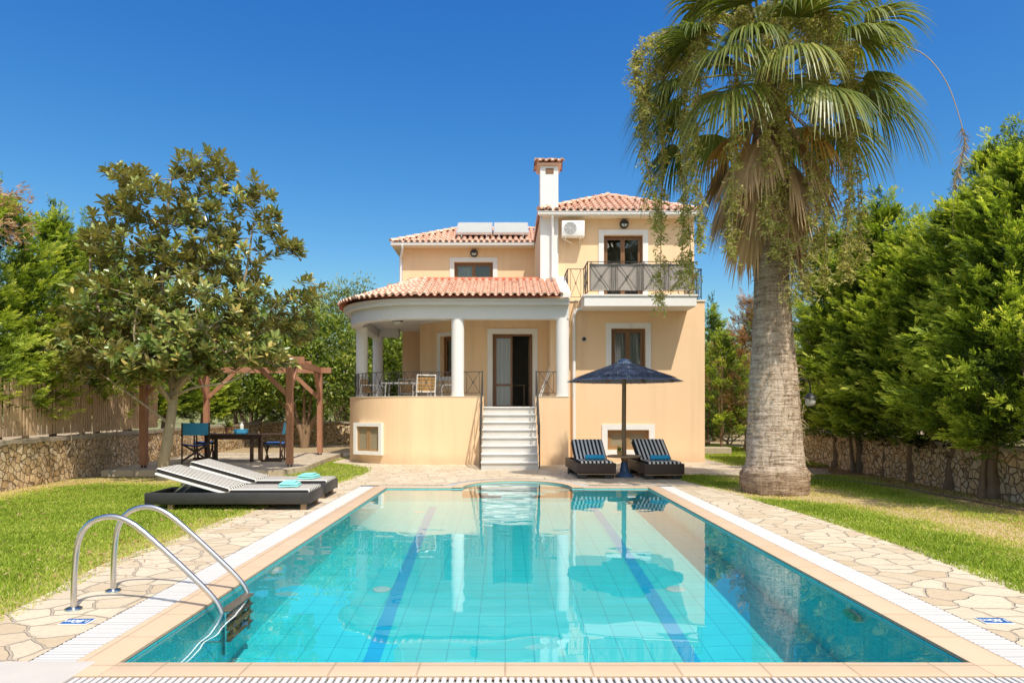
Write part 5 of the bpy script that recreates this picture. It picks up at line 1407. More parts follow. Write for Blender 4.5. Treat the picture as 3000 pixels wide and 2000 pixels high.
leafy('leafy_shrub', 'green shrub growing behind the back wall between the pergola posts', 'shrub', -8.9, 31.6, [((0, 0, 1.2), (.9, .6, .9)), ((1.0, .2, 1.5), (.8, .6, .9))], 'shrub', (.15, .08), 12, 68, None, (.5, .05), dens=1.6)
leafy('broadleaf_tree', 'light green bushy tree beyond the right rear corner of the villa', 'tree', 10.2, 33.0, [((0, 0, 2.6), (1.8, 1.3, 1.8)), ((1.6, 0, 2.0), (1.5, 1.2, 1.5)), ((-1.5, .2, 2.1), (1.5, 1.2, 1.6)), ((.2, 0, 4.0), (1.2, 1, 1.0))], 'olive', (.18, .08), 14, 71, BR, (1.2, .15), dens=1.3)
leafy('low_shrub', 'dark low shrub in the shade beyond the right side of the villa', 'shrub', 9.6, 29.3, [((0, 0, .9), (1.2, .8, .9)), ((-1.4, .2, .7), (1.0, .7, .7)), ((1.4, .2, .8), (1.0, .7, .8))], 'shrub', (.15, .08), 12, 72, BR, (.4, .04), dens=1.3)
# bushes on the hill, right of the villa and left
HS = 'olive bushes on the hill'
rl = random.Random(77)
spots = [(12.2, 42, 4.5), (15.0, 45, 5.4), (18.0, 47, 5.2), (13.4, 50, 6.0), (21, 50, 5), (10.6, 38, 3.6)]
names = ['grey green bush on the hill just right of the villa corner', 'olive bush on the hill below the column cypress', 'olive bush on the hill behind the palm trunk', 'highest bush on the hill right of the villa', 'olive bush on the hill behind the right hedge', 'nearest bush on the slope right of the villa']
for (x, y, h), nm in zip(spots, names):
    leafy('hill_bush', nm, 'bush', x, y, [((0, 0, h * .5), (2.0, 1.5, h * .5)), ((1.6, 0, h * .42), (1.6, 1.2, h * .42)), ((-1.6, .2, h * .45), (1.5, 1.2, h * .42))], 'far_leaf', (.34, .17), 9, int(x * 10), HS, (1, .14), dens=.55)
# far scrub on the hill as one mass
g = np.random.default_rng(9); C = []
for _ in range(420):
    x = g.uniform(-70, 80); y = g.uniform(58, 100); h = 10 * math.exp(-((y - 105) / 30) ** 2) * (.65 + .35 * math.sin(x * .035 + .6)); r_ = g.uniform(1.0, 2.2); k = 46
    C.append(np.array([x, y, h + r_ * .3]) + rnd_dirs(g, k) * r_ * g.uniform(.5, 1, (k, 1)) * np.array([1.2, 1.2, .9]))
C = np.concatenate(C); n = len(C); V, F = leaf_quads(C, rnd_dirs(g, n), rnd_dirs(g, n), g.uniform(.5, 1.0, n), g.uniform(.35, .6, n))
tag(np_mesh('hillside_scrub', V, F, MAT['far_leaf'], tint=np.clip(g.normal(.5, .25, n), 0, 1)), 'scrub and trees covering the far hillside', 'scrub', kind='stuff')
# bare climber on the left wall
root = thing('bare_climber', 'leafless tangle of climber twigs on the left wall below the fence', 'climber', (-9.4, 15.4, 0)); mb = MB(); rl = random.Random(4)
for k in range(26):
    y = 14.6 + rl.random() * 2.0; x = wallL(y) + .25; P = [(x, y, rl.uniform(.0, .4))]
    for q in range(5): P.append((P[-1][0] + rl.uniform(-.05, .12), P[-1][1] + rl.uniform(-.22, .22), P[-1][2] + rl.uniform(.1, .34)))
    mb.tube(smooth_path(P, 2), [.010 - .0007 * i for i in range(11)], 4)
mb.build('twigs', MAT['grey_bark'], root, world=True)
# small plants at the back of the left wall and by the fence
# picket fence on the left wall
def picket_fence(label, a, b, z0, z1):
    root = thing('picket_fence', label, 'fence', (a[0], a[1], z0)); a = Vector((*a, 0)); b = Vector((*b, 0)); L_ = (b - a).length; d = (b - a) / L_; rl = random.Random(1); up = Vector((0, 0, 1)); n = int(L_ / .105)
    mb = MB(); nn = Vector((d.y, -d.x, 0))
    for k in range(n):
        p = a + d * (k * .105 + rl.uniform(-.01, .01)) + nn * rl.uniform(-.006, .006); h = z1 + rl.uniform(-.05, .05); lean = d * rl.uniform(-.02, .02)
        mb.bar(p + up * z0, p + lean + up * h, rl.uniform(.05, .066), .022, up=nn)
    tag(mb.build('picket', MAT['picket'], root, world=True), kind='stuff')
    for z in (z0 + .25, z1 - .3):
        m = MB(); m.bar(a - nn * .03 + up * z, b - nn * .03 + up * z, .05, .07); m.build('rail', MAT['picket'], root, world=True)
    for k in range(int(L_ / 2.2) + 1):
        m = MB(); p = a + d * min(L_ - .05, k * 2.2) - nn * .09; m.bar(p + up * .5, p + up * (z1 - .05), .09, .09, up=nn); m.build('post', MAT['picket'], root, world=True)
picket_fence('weathered brown picket fence on top of the left stone wall', (-9.25, 9.5), (-10.25, 20.2), .98, 2.12)

# ------------------------------------------------------------------ fan palm
def palm():
    bx, by = 4.94, 12.5; t = thing('fan_palm', 'tall fan palm with a thick ringed trunk, dead leaf skirt and hanging fruit strands', 'palm tree', (bx, by, 0))
    g = random.Random(31); top = Vector((-.16, 0, 7.95))
    prof = [(-.12, .575), (0, .58), (.15, .60), (.36, .585), (.43, .55), (.50, .515), (.8, .49), (1.2, .465), (1.7, .44), (2.2, .405), (2.8, .355), (3.5, .315), (4.3, .285), (5.2, .27), (6.2, .26), (7.2, .27), (7.7, .2)]
    pz = np.array([p[0] for p in prof]); pr = np.array([p[1] for p in prof]); mb = MB(); n = 48; vs = []; zs = np.linspace(-.12, 7.7, 260)
    for i, z in enumerate(zs):
        r0 = float(np.interp(z, pz, pr)); cx = top.x * (z / 8) ** 1.3
        for k in range(n):
            a = 2 * PI * k / n; q = Vector((math.cos(a) * 1.2, math.sin(a) * 1.2, z))
            rr_ = r0 * (1 + .007 * math.sin(z * 2 * PI / .06 + 1.2 * mnoise.noise(q * 1.5)) + .035 * mnoise.noise(q * 2.5)) + (.035 * mnoise.noise(Vector((math.cos(a) * 6, math.sin(a) * 6, z * 9))) if z < .42 else .012 * mnoise.noise(Vector((math.cos(a) * 7, math.sin(a) * 7, z * 14))))
            vs.append((cx + rr_ * math.cos(a), rr_ * math.sin(a), z))
    m_ = len(zs); mb.add(vs, [(i * n + k, i * n + (k + 1) % n, (i + 1) * n + (k + 1) % n, (i + 1) * n + k) for i in range(m_ - 1) for k in range(n)])
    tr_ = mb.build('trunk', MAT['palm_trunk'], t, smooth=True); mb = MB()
    # frayed fibre on the bark
    for k in range(420):
        z = g.uniform(.3, 4.2) if k % 3 else g.uniform(1.0, 2.2); a = g.uniform(0, 2 * PI); r0 = float(np.interp(z, pz, pr)); cx = top.x * (max(0, z) / 8) ** 1.3; e = Vector((math.cos(a), math.sin(a), 0)); l_ = g.uniform(.05, .16)
        p = Vector((cx, 0, z)) + e * (r0 * .99); mb.tube([p, p + e * l_ * .35 + Vector((g.uniform(-.04, .04), g.uniform(-.04, .04), l_ * g.uniform(-.4, .6))), p + e * l_ * .5 + Vector((g.uniform(-.08, .08), g.uniform(-.08, .08), l_ * g.uniform(-1, .4)))], [.007, .005, .002], 4)
    tag(mb.build('bark_fibre', MAT['stalk'], tr_), kind='stuff')
    def fan(name, mat, origin, D, plen, flen, spread, nseg, droop, tint, seed, wseg=.032, tilt=0, pmat='palm'):
        """stalk along D then a fan of drooping segments"""
        r = random.Random(seed); D = Vector(D).normalized(); side = D.cross(Vector((0, 0, 1)))
        if side.length < .15: side = Vector((1, 0, 0))
        side.normalize(); up = side.cross(D).normalized(); mb = MB(); P = []
        for k in range(7):
            f = k / 6; P.append(origin + D * plen * f + Vector((0, 0, -.22 * plen * droop * f * f)))
        mb.tint = min(1, tint + .25)
        for a, b in zip(P, P[1:]): mb.bar(a, b, .045, .02, up=up)
        c = P[-1]; d0 = (P[-1] - P[-2]).normalized(); side = d0.cross(Vector((0, 0, 1))); side = side.normalized() if side.length > .1 else Vector((1, 0, 0)); up = side.cross(d0).normalized()
        for k in range(nseg):
            a = -spread + 2 * spread * (k + .5) / nseg + r.uniform(-.03, .03); dr = d0 * math.cos(a) + side * math.sin(a) + up * (.10 * math.cos(a * 1.5) + .04 * (k % 2))
            dr.normalize(); L_ = flen * (1 - .28 * abs(a / spread) ** 2) * r.uniform(.9, 1.08); wd = dr.cross(up)
            wd = wd.normalized() if wd.length > .1 else side; vs = []; m = 6; sag = droop * r.uniform(.75, 1.25)
            for q in range(m + 1):
                f = q / m; p = c + dr * (L_ * f) + Vector((0, 0, -1)) * (L_ * (.12 * f * f + sag * .75 * max(0, f - .38) ** 1.7)) ; p -= dr * (L_ * .30 * sag * max(0, f - .45) ** 1.6)
                w = wseg * (.25 + 1.1 * min(f * 2.2, 1)) * (1 - max(0, f - .45) / .55) ** .8 + .003
                vs += [p - wd * w * .5 + up * .008, p + wd * w * .5 + up * .008]
                
            mb.tint = min(1, max(0, tint + r.gauss(0, .16)))
            mb.add(vs, [(2 * q, 2 * q + 1, 2 * q + 3, 2 * q + 2) for q in range(m)])
        return mb.build(name, MAT[mat], t)
    heart = Vector((-.16, 0, 7.75)); GA = 2.39996
    for k in range(46):
        f = k / 45; el = R(82 - 92 * f ** .85 + g.uniform(-7, 7)); az = k * GA + g.uniform(-.25, .25)
        D = Vector((math.cos(az) * math.cos(el), math.sin(az) * math.cos(el), math.sin(el)))
        fan('frond', 'palm', heart + Vector((0, 0, .35 - .75 * f)) + Vector((math.cos(az), math.sin(az), 0)) * .16, D, g.uniform(1.15, 1.5) * (1 if f > .12 else .7) * (1 + .26 * max(0, math.cos(az))), g.uniform(1.1, 1.38), R(82), 60, .68 + .6 * f + g.uniform(-.1, .2), .45 + g.uniform(-.15, .18), 300 + k)
    for k in range(3):
        az = [-.9, -.3, 3.6][k]; el = R(-38); D = Vector((math.cos(az) * math.cos(el), math.sin(az) * math.cos(el), math.sin(el)))
        fan('dying_frond', 'orange_palm', heart + Vector((0, 0, -.5)), D, 1.05, .85, R(70), 34, 1.0, .5, 700 + k)
    for k in range(30):
        az = k * GA * 1.0 + g.uniform(-.3, .3); lv = k % 3; el = R(-68 - 7 * lv + g.uniform(-6, 6)); D = Vector((math.cos(az) * math.cos(el), math.sin(az) * math.cos(el), math.sin(el)))
        fan('dead_frond', 'dead_palm', heart + Vector((math.cos(az) * .22, math.sin(az) * .22, -.45 - .42 * lv)), D, g.uniform(.85, 1.15), g.uniform(1.05, 1.45), R(25), 24, .35, .5 + g.uniform(-.25, .2), 800 + k, .05)
    # hanging flower and fruit strands
    def strand(az, reach, drop, seed, fluff, name='fruit_strand'):
        r = random.Random(seed); gg = np.random.default_rng(seed); e = Vector((math.cos(az), math.sin(az), 0)); o = heart + Vector((0, 0, .1)) + e * .18
        P = smooth_path([o, o + e * reach * .5 + Vector((0, 0, .55)), o + e * reach * .92 + Vector((0, 0, .15)), o + e * (reach + r.uniform(-.05, .12)) + Vector((0, 0, -drop * .45)), o + e * (reach + r.uniform(-.2, .1)) + Vector((r.uniform(-.1, .1), 0, -drop))], 7); m = len(P)
        mb = MB(); mb.tube(P, [.020 - .014 * i / m for i in range(m)], 5); st = mb.build(name, MAT['stalk'], t, smooth='all')
        C, D, N, L_, W_, T = [], [], [], [], [], []
        tw = MB()
        for i in range(int(m * .36), m):
            for q in range(int(fluff * 1.8)):
                p = P[i] + Vector((r.gauss(0, .03), r.gauss(0, .03), r.gauss(0, .08))); d = Vector((r.gauss(0, 1), r.gauss(0, 1), -1.1)).normalized(); ln = r.uniform(.12, .30); s0 = r.uniform(.3, .8)
                tw.tube([p, p + d * ln * .6 + Vector((0, 0, .03)), p + d * ln], [.005, .004, .002], 3, False)
                for b in range(12):
                    f = b / 11; c = p + d * ln * f; C.append(c); D.append((r.gauss(0, .8), r.gauss(0, .8), r.gauss(-.3, .6))); N.append((r.gauss(0, 1), r.gauss(0, 1), r.gauss(0, 1))); L_.append(r.uniform(.05, .095)); W_.append(r.uniform(.02, .034)); T.append(s0 + r.gauss(0, .18))
        V, F = leaf_quads(np.array(C), np.array(D), np.array(N), L_, np.array(W_), .1)
        np_mesh('fruit', V, F, MAT['fruit'], st, tint=np.clip(T, 0, 1)); tw.build('twig', MAT['stalk'], st)
    specs = [(3.2, 2.0, 2.9, 5), (3.45, 1.5, 4.0, 6), (3.7, 1.55, 3.5, 6), (2.9, 1.3, 3.9, 6), (4.0, 1.2, 3.6, 6), (4.35, .95, 3.2, 6), (4.75, .62, 4.4, 5), (4.6, .75, 3.6, 5), (5.1, .8, 4.3, 6), (5.35, .95, 4.1, 6), (5.7, 1.15, 3.9, 6), (5.95, 1.25, 3.6, 6), (.15, 1.45, 3.8, 5), (.5, 1.5, 3.0, 5), (3.1, 1.75, 4.4, 5), (5.5, .7, 3.5, 6)]
    for k, s in enumerate(specs): strand(*s, 900 + k, s[3]) if False else strand(s[0], s[1], s[2], 900 + k, s[3])
    # one long bare strand at the right
    P = smooth_path([(1.6, -.5, 8.0), (2.2, -.75, 7.65), (2.55, -.85, 7.15), (2.75, -.9, 6.55), (2.86, -.9, 6.05), (2.78, -.9, 5.65), (2.70, -.9, 5.25), (2.66, -.9, 4.5)], 6); mb = MB(); mb.tube(P, [.009 - .004 * i / len(P) for i in range(len(P))], 5)
    r = random.Random(5)
    for i in range(int(len(P) * .5), int(len(P) * .86)):
        for q in range(9): d = Vector((r.gauss(0, .6), r.gauss(0, .6), -1.2)).normalized() * r.uniform(.1, .28); mb.tube([P[i], P[i] + d * .6, P[i] + d], [.005, .004, .002], 3, False)
    mb.build('fruit_strand', MAT['stalk'], t)
    # upright flower sprays above
    for k, (az, l_) in enumerate(((3.3, 2.3), (2.8, 2.0), (5.0, 1.4))): strand(az, l_, .9, 960 + k, 4)
palm()
# ================================================================== garden furniture
# thatched parasol
ux, uy = 2.67, 15.3
um = thing('thatched_parasol', 'blue grey thatched parasol on a wooden pole between the two loungers', 'parasol', (ux, uy, 0))
MB().tube([(ux, uy, .02), (ux - .01, uy, 1.2), (ux, uy, 2.5)], [.052, .05, .046], 14).build('pole', MAT['pole'], um, world=True, smooth=True)
b_ = MB(); b_.lathe([(.21, 0.001), (.21, .03), (.17, .06), (.10, .12), (.075, .30), (.07, .34), (.055, .345)], (ux, uy), 20); b_.build('base', MAT['blue_base'], um, world=True, smooth=True)
g = np.random.default_rng(12); RC_, zr, za = 1.29, Z_at(1116, uy), Z_at(1062, uy)
V, F, T = [], [], []
def straw(n, r0, r1, zoff, w, sd):
    gg = np.random.default_rng(sd)
    for _ in range(n):
        a = gg.uniform(0, 2 * PI); ra = r0 * gg.uniform(.6, 1.3); rb = min(r1 * gg.uniform(.82, 1.03), RC_ * 1.03); tw = gg.normal(0, .05); k = len(V); pts = []
        sh = gg.normal(.36, .2) + (.25 if gg.random() < .06 else 0)
        for f in (0, .5, 1):
            r_ = ra + (rb - ra) * f; aa = a + tw * f; z = za - (za - zr) * (r_ / RC_) ** .92 + zoff + gg.uniform(0, .03) * (1 if f else .3) - (.03 * f if rb > RC_ * .9 else 0); e = np.array([math.cos(aa), math.sin(aa), 0]); s_ = np.array([-math.sin(aa), math.cos(aa), 0]); c = np.array([0, 0, z]) + e * r_
            pts += [c - s_ * w * .5, c + s_ * w * .5]
        V.extend(pts); F.extend([(k, k + 1, k + 3, k + 2), (k + 2, k + 3, k + 5, k + 4)]); T.extend([sh, sh + .05])
for q in range(12): straw(620, max(.05, .08 * q), min(1.3, .34 + .088 * q), .036 - .003 * q, .013, 1 + q)
np_mesh('thatch', np.array(V), np.array(F), MAT['thatch'], um, tint=np.clip(T, 0, 1))
u2 = MB(); u2.lathe([(RC_ - .01, zr - .01), (.7, zr + (za - zr) * .42), (.05, za - .03)], (ux, uy), 40, False); u2.build('lining', MAT['thatch'], um, world=True)
u3 = MB(); u3.lathe([(.15, za - .012), (.13, za + .055), (.06, za + .085), (.004, za + .09)], (ux, uy), 20); u3.build('cap', MAT['blue_base'], um, world=True, smooth=True)
for k in range(8):
    a = 2 * PI * k / 8 + .2; r_ = MB(); r_.bar((ux + .05 * math.cos(a), uy + .05 * math.sin(a), za - .06), (ux + 1.2 * math.cos(a), uy + 1.2 * math.sin(a), zr - .005), .025, .03); r_.build('rib', MAT['pole'], um, world=True)
# round table clipped to the pole
rt = thing('pole_table', 'small round wooden table fixed round the parasol pole', 'table', (ux, uy, 0))
m = MB(); m.lathe([(.375, .445), (.38, .455), (.38, .472), (.37, .48), (.06, .48), (.058, .445)], (ux, uy), 36, False); m.lathe([(.375, .4451), (.06, .4449)], (ux, uy), 36, False); m.build('table_top', MAT['wood_leg'], rt, world=True, smooth=True)
m = MB(); m.lathe([(.058, .36), (.075, .37), (.075, .44), (.2, .444)], (ux, uy), 20, False); m.build('collar', MAT['wood_leg'], rt, world=True, smooth=True)
def pot_plant(label, x, y, z, s=1.0, leafy_=True):
    root = thing('potted_plant', label, 'plant', (x, y, z))
    m = MB(); m.lathe([(.045 * s, 0), (.062 * s, .10 * s), (.068 * s, .10 * s), (.068 * s, .125 * s), (.058 * s, .125 * s), (.055 * s, .1 * s)], (0, 0), 18, False); m.lathe([(.045 * s, .001), (.001, .0012)], (0, 0), 18, False); m.lathe([(.058 * s, .105 * s), (.001, .11 * s)], (0, 0), 18, False); m.build('pot', MAT['slat_yellow'] if leafy_ else MAT['pot'], root, smooth=True)
    gg = np.random.default_rng(int(abs(x) * 100)); n = 60; D = unit(gg.normal(0, .6, (n, 3)) + np.array([0, 0, 1.0])); V, F = leaf_quads(gg.normal(0, .02 * s, (n, 3)) + np.array([0, 0, .11 * s]), D, rnd_dirs(gg, n), gg.uniform(.07, .14, n) * s, gg.uniform(.02, .035, n) * s)
    np_mesh('leaves', V, F, MAT['shrub'], root, tint=gg.random(n))
pot_plant('tiny potted plant on the round table by the parasol pole', ux - .13, uy - .13, .4805, .9)

# ---- loungers: local frame, foot at y = 0, head towards +y, width along x
def lounger(label, loc, rz, W, L, mats, back_at, back_len, back_ang, z0, z1, group, style):
    root = thing('sun_lounger', label, 'sun lounger', loc, rz, group); fm, cm = mats; h = W / 2; th = .055
    fr = MB(); fr.rbox(-h, -h + th, 0, L, z0, z1, .02, 2); fr.rbox(h - th, h, 0, L, z0, z1, .02, 2); fr.rbox(-h + .01, h - .01, .002, th, z0 + .005, z1 - .004, .02, 2); fr.rbox(-h + .01, h - .01, L - th, L - .002, z0 + .005, z1 - .004, .02, 2)
    fr.box(-h + th - .005, h - th + .005, th - .01, L - th + .01, z0 + .02, z0 + .06); fr.build('frame', MAT[fm], root, smooth=True)
    for sx in (-1, 1):
        for y in (.07, L - .40):
            lg = MB()
            if style == 'wicker': lg.rbox(sx * (h - .14) - .11, sx * (h - .14) + .11, y, y + .12, 0.001, z0 + .01, .02, 1)
            else: lg.rbox(sx * (h - .09) - .035, sx * (h - .09) + .035, y, y + .08, 0.001, z0 + .01, .008, 1)
            lg.build('leg', MAT['leather' if style == 'wicker' else 'wood_leg'], root)
    if style == 'wicker':
        b = MB(); b.box(-h + .02, h - .02, .012, .03, z0 - .018, z0 - .002); b.build('trim', MAT['wood_leg'], root)
        for sx in (-1, 1):
            w = MB(); vs = []; n = 16
            w.tube([(sx * (h + .02) - .015, L * .62, .07), (sx * (h + .02) + .015, L * .62, .07)], [.07, .07], 18); w.build('wheel', MAT['black'], root)
    # seat cushion, puffed at the front edge
    ci = h - th - .01; cu = MB(); zc = z1 - .03
    cu.rbox(-ci, ci, .02, back_at, zc, zc + .075, .034, 4); cu.build('seat_cushion', MAT[cm], root, smooth=True)
    d = Vector((0, math.cos(back_ang), math.sin(back_ang))); nn = Vector((0, -d.z, d.y)); o = Vector((0, back_at, zc + .01))
    def slab(mb, x0, x1, t0, t1, h0, h1, r, n=3):
        tmp = MB(); tmp.rbox(x0, x1, t0, t1, h0, h1, r, n); mb.add([Vector((v[0], 0, 0)) + o + d * v[1] + nn * v[2] for v in tmp.v], tmp.f)
    bk = MB(); slab(bk, -ci - .01, ci + .01, 0, back_len, -.035, 0, .012); br_ = bk.build('backrest', MAT['white_metal' if style != 'wicker' else fm], root, smooth=True)
    bc = MB(); slab(bc, -ci, ci, .005, back_len + .01, .002, .078, .034, 4); bc.build('back_cushion', MAT[cm], br_, smooth=True)
    p = o + d * back_len * .62 + nn * -.035
    for sx in (-1, 1): sp = MB(); sp.bar((sx * .2, p.y, p.z), (sx * .2, min(L - .1, p.y + .28), z0 + .08), .022); sp.build('support_strut', MAT['steel'], br_)
    return root, zc + .076
WG, BG = 'striped wicker loungers under the parasol', 'black loungers with fine striped cushions on the lawn'
a1, zt1 = lounger('wicker lounger with broad black and white stripes, left of the parasol pole', (1.99, 14.84, 0), R(2.5), .86, 1.95, ('wicker', 'stripe_wide'), .72, .78, R(33), .11, .34, WG, 'wicker')
a2, zt2 = lounger('wicker lounger with broad black and white stripes, right of the parasol pole', (3.43, 14.68, 0), R(3), .88, 1.95, ('wicker', 'stripe_wide'), .76, .80, R(33), .11, .34, WG, 'wicker')
a3, zt3 = lounger('black lounger with fine stripes nearest the pool ladder', (-2.93, 10.62, 0), R(91), .86, 2.45, ('leather', 'stripe_fine'), 1.22, 1.14, R(16), .09, .265, BG, 'leather')
a4, zt4 = lounger('black lounger with fine stripes, the one nearer the pergola', (-3.02, 11.95, 0), R(91.5), .86, 2.45, ('leather', 'stripe_fine'), 1.22, 1.14, R(16), .09, .265, BG, 'leather')
def rolled_towel(label, lounge, x, y, z, rz, L_=.42, r_=.062):
    c = math.cos(lounge.rotation_euler.z); s = math.sin(lounge.rotation_euler.z); p = Vector(lounge.location) + Vector((x * c - y * s, x * s + y * c, z))
    root = thing('rolled_towel', label, 'towel', p, lounge.rotation_euler.z + rz, 'rolled blue towels'); mb = MB(); n = 20; P = []
    for k in range(13): P.append((-L_ / 2 + L_ * k / 12, 0, r_))
    mb.tube(P, [r_ * (.9 if k in (0, 12) else 1 + .03 * math.sin(k * 2.1)) for k in range(13)], n)
    mb.v = [(v[0], v[1] * 1.12, max(.002, v[2] * .92)) for v in mb.v]
    mb.build('towel_roll', MAT['towel_blue'], root, smooth=True)
    sp = MB(); pts = [(L_ / 2 + .002, .92 * r_ * (1 - k / 30) * math.cos(k * .6) * 1.0, r_ * .92 + .86 * r_ * (1 - k / 30) * math.sin(k * .6)) for k in range(29)]
    sp.tube(pts, .004, 4); sp.build('rolled_edge', MAT['towel_blue'], root)
rolled_towel('blue rolled towel on the left wicker lounger', a1, .03, .42, zt1, R(3)); rolled_towel('blue rolled towel on the right wicker lounger', a2, .02, .44, zt2, R(-4))
def folded_towel(label, lounge, x, y, z, rz):
    c = math.cos(lounge.rotation_euler.z); s = math.sin(lounge.rotation_euler.z); p = Vector(lounge.location) + Vector((x * c - y * s, x * s + y * c, z))
    root = thing('folded_towel', label, 'towel', p, lounge.rotation_euler.z + rz, 'folded aqua towels')
    for k, (a, b, dz) in enumerate(((.20, .15, 0), (.185, .14, .031), (.12, .10, .06))):
        mb = MB(); mb.rbox(-a, a, -b, b, dz + .001, dz + .03, .0145, 3)
        mb.v = [(v[0] + .01 * mnoise.noise(Vector((v[0] * 9, v[1] * 9, k))), v[1], max(.001, v[2] + .010 * mnoise.noise(Vector((v[0] * 8, v[1] * 8, k * 3)))) if v[2] > .002 else v[2]) for v in mb.v]
        mb.build('towel_fold', MAT['towel_aqua'], root, smooth=True)
folded_towel('aqua folded towel on the lounger nearest the ladder', a3, .02, .42, zt3, R(8)); folded_towel('aqua folded towel on the lounger nearer the pergola', a4, -.05, .40, zt4, R(-6))

# ---- pergola on its paved platform
plat = [(-9.2, 15.55), (-5.1, 15.65), (-4.85, 16.6), (-5.05, 19.0), (-5.2, 21.9), (-9.9, 21.9)]
pl = MB(); pl.prism(plat, -.02, .12); tag(pl.build('platform', MAT['platform']), kind='structure')
pg = thing('pergola', 'brown timber pergola with four posts and diagonal braces, without a roof', 'pergola', (-7, 18.6, .12))
A, B, Cc, Dd = Vector((-5.24, 16.6, .12)), Vector((-5.70, 21.0, .12)), Vector((-8.63, 16.3, .12)), Vector((-9.1, 20.8, .12)); up = Vector((0, 0, 1)); H = 2.68
for p in (A, B, Cc, Dd):
    m = MB(); m.bar(p + up * .06, p + up * H, .145, .145, up=(0, 1, 0)); po = m.build('post', MAT['pergola'], pg, world=True)
    m = MB(); m.bar(p + Vector((-.04, 0, 0)), p + Vector((-.04, 0, .065)), .02, .08); m.bar(p + Vector((.04, 0, 0)), p + Vector((.04, 0, .065)), .02, .08); m.build('post_foot', MAT['iron'], po, world=True)
for p, q, z in ((A, Cc, H - .09), (B, Dd, H - .09), (A, B, H - .095), (Cc, Dd, H - .095)):
    d = (q - p).normalized(); e = .35 if z == H - .09 else -.075
    m = MB(); m.bar(p - d * e + up * z, q + d * e + up * z, .10, .17); m.build('beam', MAT['pergola'], pg, world=True)
for k in (1, 2):
    p = A.lerp(B, k / 3); q = Cc.lerp(Dd, k / 3); m = MB(); m.bar(p + up * (H + .045), q + up * (H + .045), .07, .09); m.build('rafter', MAT['pergola'], pg, world=True)
for p, q in ((A, Cc), (Cc, A), (B, Dd), (Dd, B), (A, B), (B, A), (Cc, Dd), (Dd, Cc)):
    d = (q - p).normalized(); m = MB(); m.bar(p + d * .06 + up * (H - .92), p + d * .85 + up * (H - .16), .075, .11); m.build('brace', MAT['pergola'], pg, world=True)

# ---- dining set
tb = thing('dining_table', 'dark wooden garden table under the pergola', 'table', (-7.3, 18.35, .12))
m = MB(); 
for k in range(7): m.rbox(-.72, .72, -.40 + k * .115, -.40 + k * .115 + .105, .70, .735, .006, 1)
m.build('table_top', MAT['dark_timber'], tb)
m = MB(); m.box(-.62, .62, -.33, -.305, .60, .698); m.box(-.62, .62, .305, .33, .60, .698); m.box(-.62, -.595, -.304, .304, .60, .698); m.box(.595, .62, -.304, .304, .60, .698); m.build('apron', MAT['dark_timber'], tb)
for sx in (-1, 1):
    for sy in (-1, 1): m = MB(); m.rbox(sx * .60 - .04, sx * .60 + .04, sy * .30 - .04, sy * .30 + .04, 0.001, .699, .006, 1); m.build('leg', MAT['dark_timber'], tb)
def director_chair(label, x, y, rz):
    r_ = thing('directors_chair', label, 'chair', (x, y, .12), rz, 'folding canvas chairs round the pergola table'); W = .28; r_.scale = (1.14,) * 3
    for sx in (-1, 1):
        m = MB(); m.bar((sx * W, -.24, .03), (sx * W, .24, .03), .03, .05); m.build('foot_rail', MAT['dark_timber'], r_)
        m = MB(); m.bar((sx * W, -.21, .055), (sx * W, -.21, .62), .032, .032); m.build('leg', MAT['dark_timber'], r_)
        m = MB(); m.bar((sx * W, .19, .055), (sx * W, .21, .62), .032, .032); m.bar((sx * W, .21, .62), (sx * W, .27, .92), .032, .032); m.build('back_post', MAT['dark_timber'], r_)
        m = MB(); m.rbox(sx * W - .032, sx * W + .032, -.28, .24, .622, .648, .008, 1); m.build('armrest', MAT['dark_timber'], r_)
    for y_, s in ((-.18, 1), (.16, 1), (-.145, -1), (.195, -1)):
        m = MB(); m.bar((-s * W * .95, y_, .06), (s * W * .95, y_, .43), .032, .022, up=(0, 1, 0)); m.build('cross_leg', MAT['dark_timber'], r_)
    n = 12; vs = []
    for k in range(n + 1):
        f = k / n; x_ = -W + 2 * W * f; z = .445 - .045 * math.sin(PI * f); vs += [(x_, -.21, z), (x_, .21, z)]
    m = MB(); m.add(vs, [(2 * k, 2 * k + 2, 2 * k + 3, 2 * k + 1) for k in range(n)]); m.add([(v[0], v[1], v[2] - .02) for v in vs], [(2 * k, 2 * k + 1, 2 * k + 3, 2 * k + 2) for k in range(n)]); m.build('canvas_seat', MAT['navy_canvas'], r_, smooth='all')
    vs = []
    for k in range(n + 1):
        f = k / n; x_ = -W - .015 + (2 * W + .03) * f; y_ = .05 * math.sin(PI * f); vs += [(x_, .215 + y_, .64), (x_, .272 + y_, .915)]
    m = MB(); m.add(vs, [(2 * k, 2 * k + 2, 2 * k + 3, 2 * k + 1) for k in range(n)]); m.build('canvas_back', MAT['blue_canvas'], r_, smooth='all')
director_chair('blue canvas folding chair with its back to the camera, front left of the table', -8.05, 17.75, R(205))
director_chair('blue canvas folding chair behind the front one, at the left end of the table', -8.25, 18.75, R(120))
director_chair('blue canvas folding chair facing left at the right end of the table', -6.25, 18.45, R(-82))
pot_plant('potted plant standing on the dark garden table', -7.5, 18.5, .8555, 1.5, False)
root = thing('serving_box', 'blue plastic box with a white bottle rack on the dark garden table', 'box', (-7.1, 18.35, .8555)); MB().rbox(-.16, .16, -.11, .11, 0, .10, .015, 2).build('box_body', MAT['blue_canvas'], root, smooth=True)
MB().rbox(-.165, .165, -.115, .115, .1005, .118, .006, 1).build('lid', MAT['towel_blue'], root); 
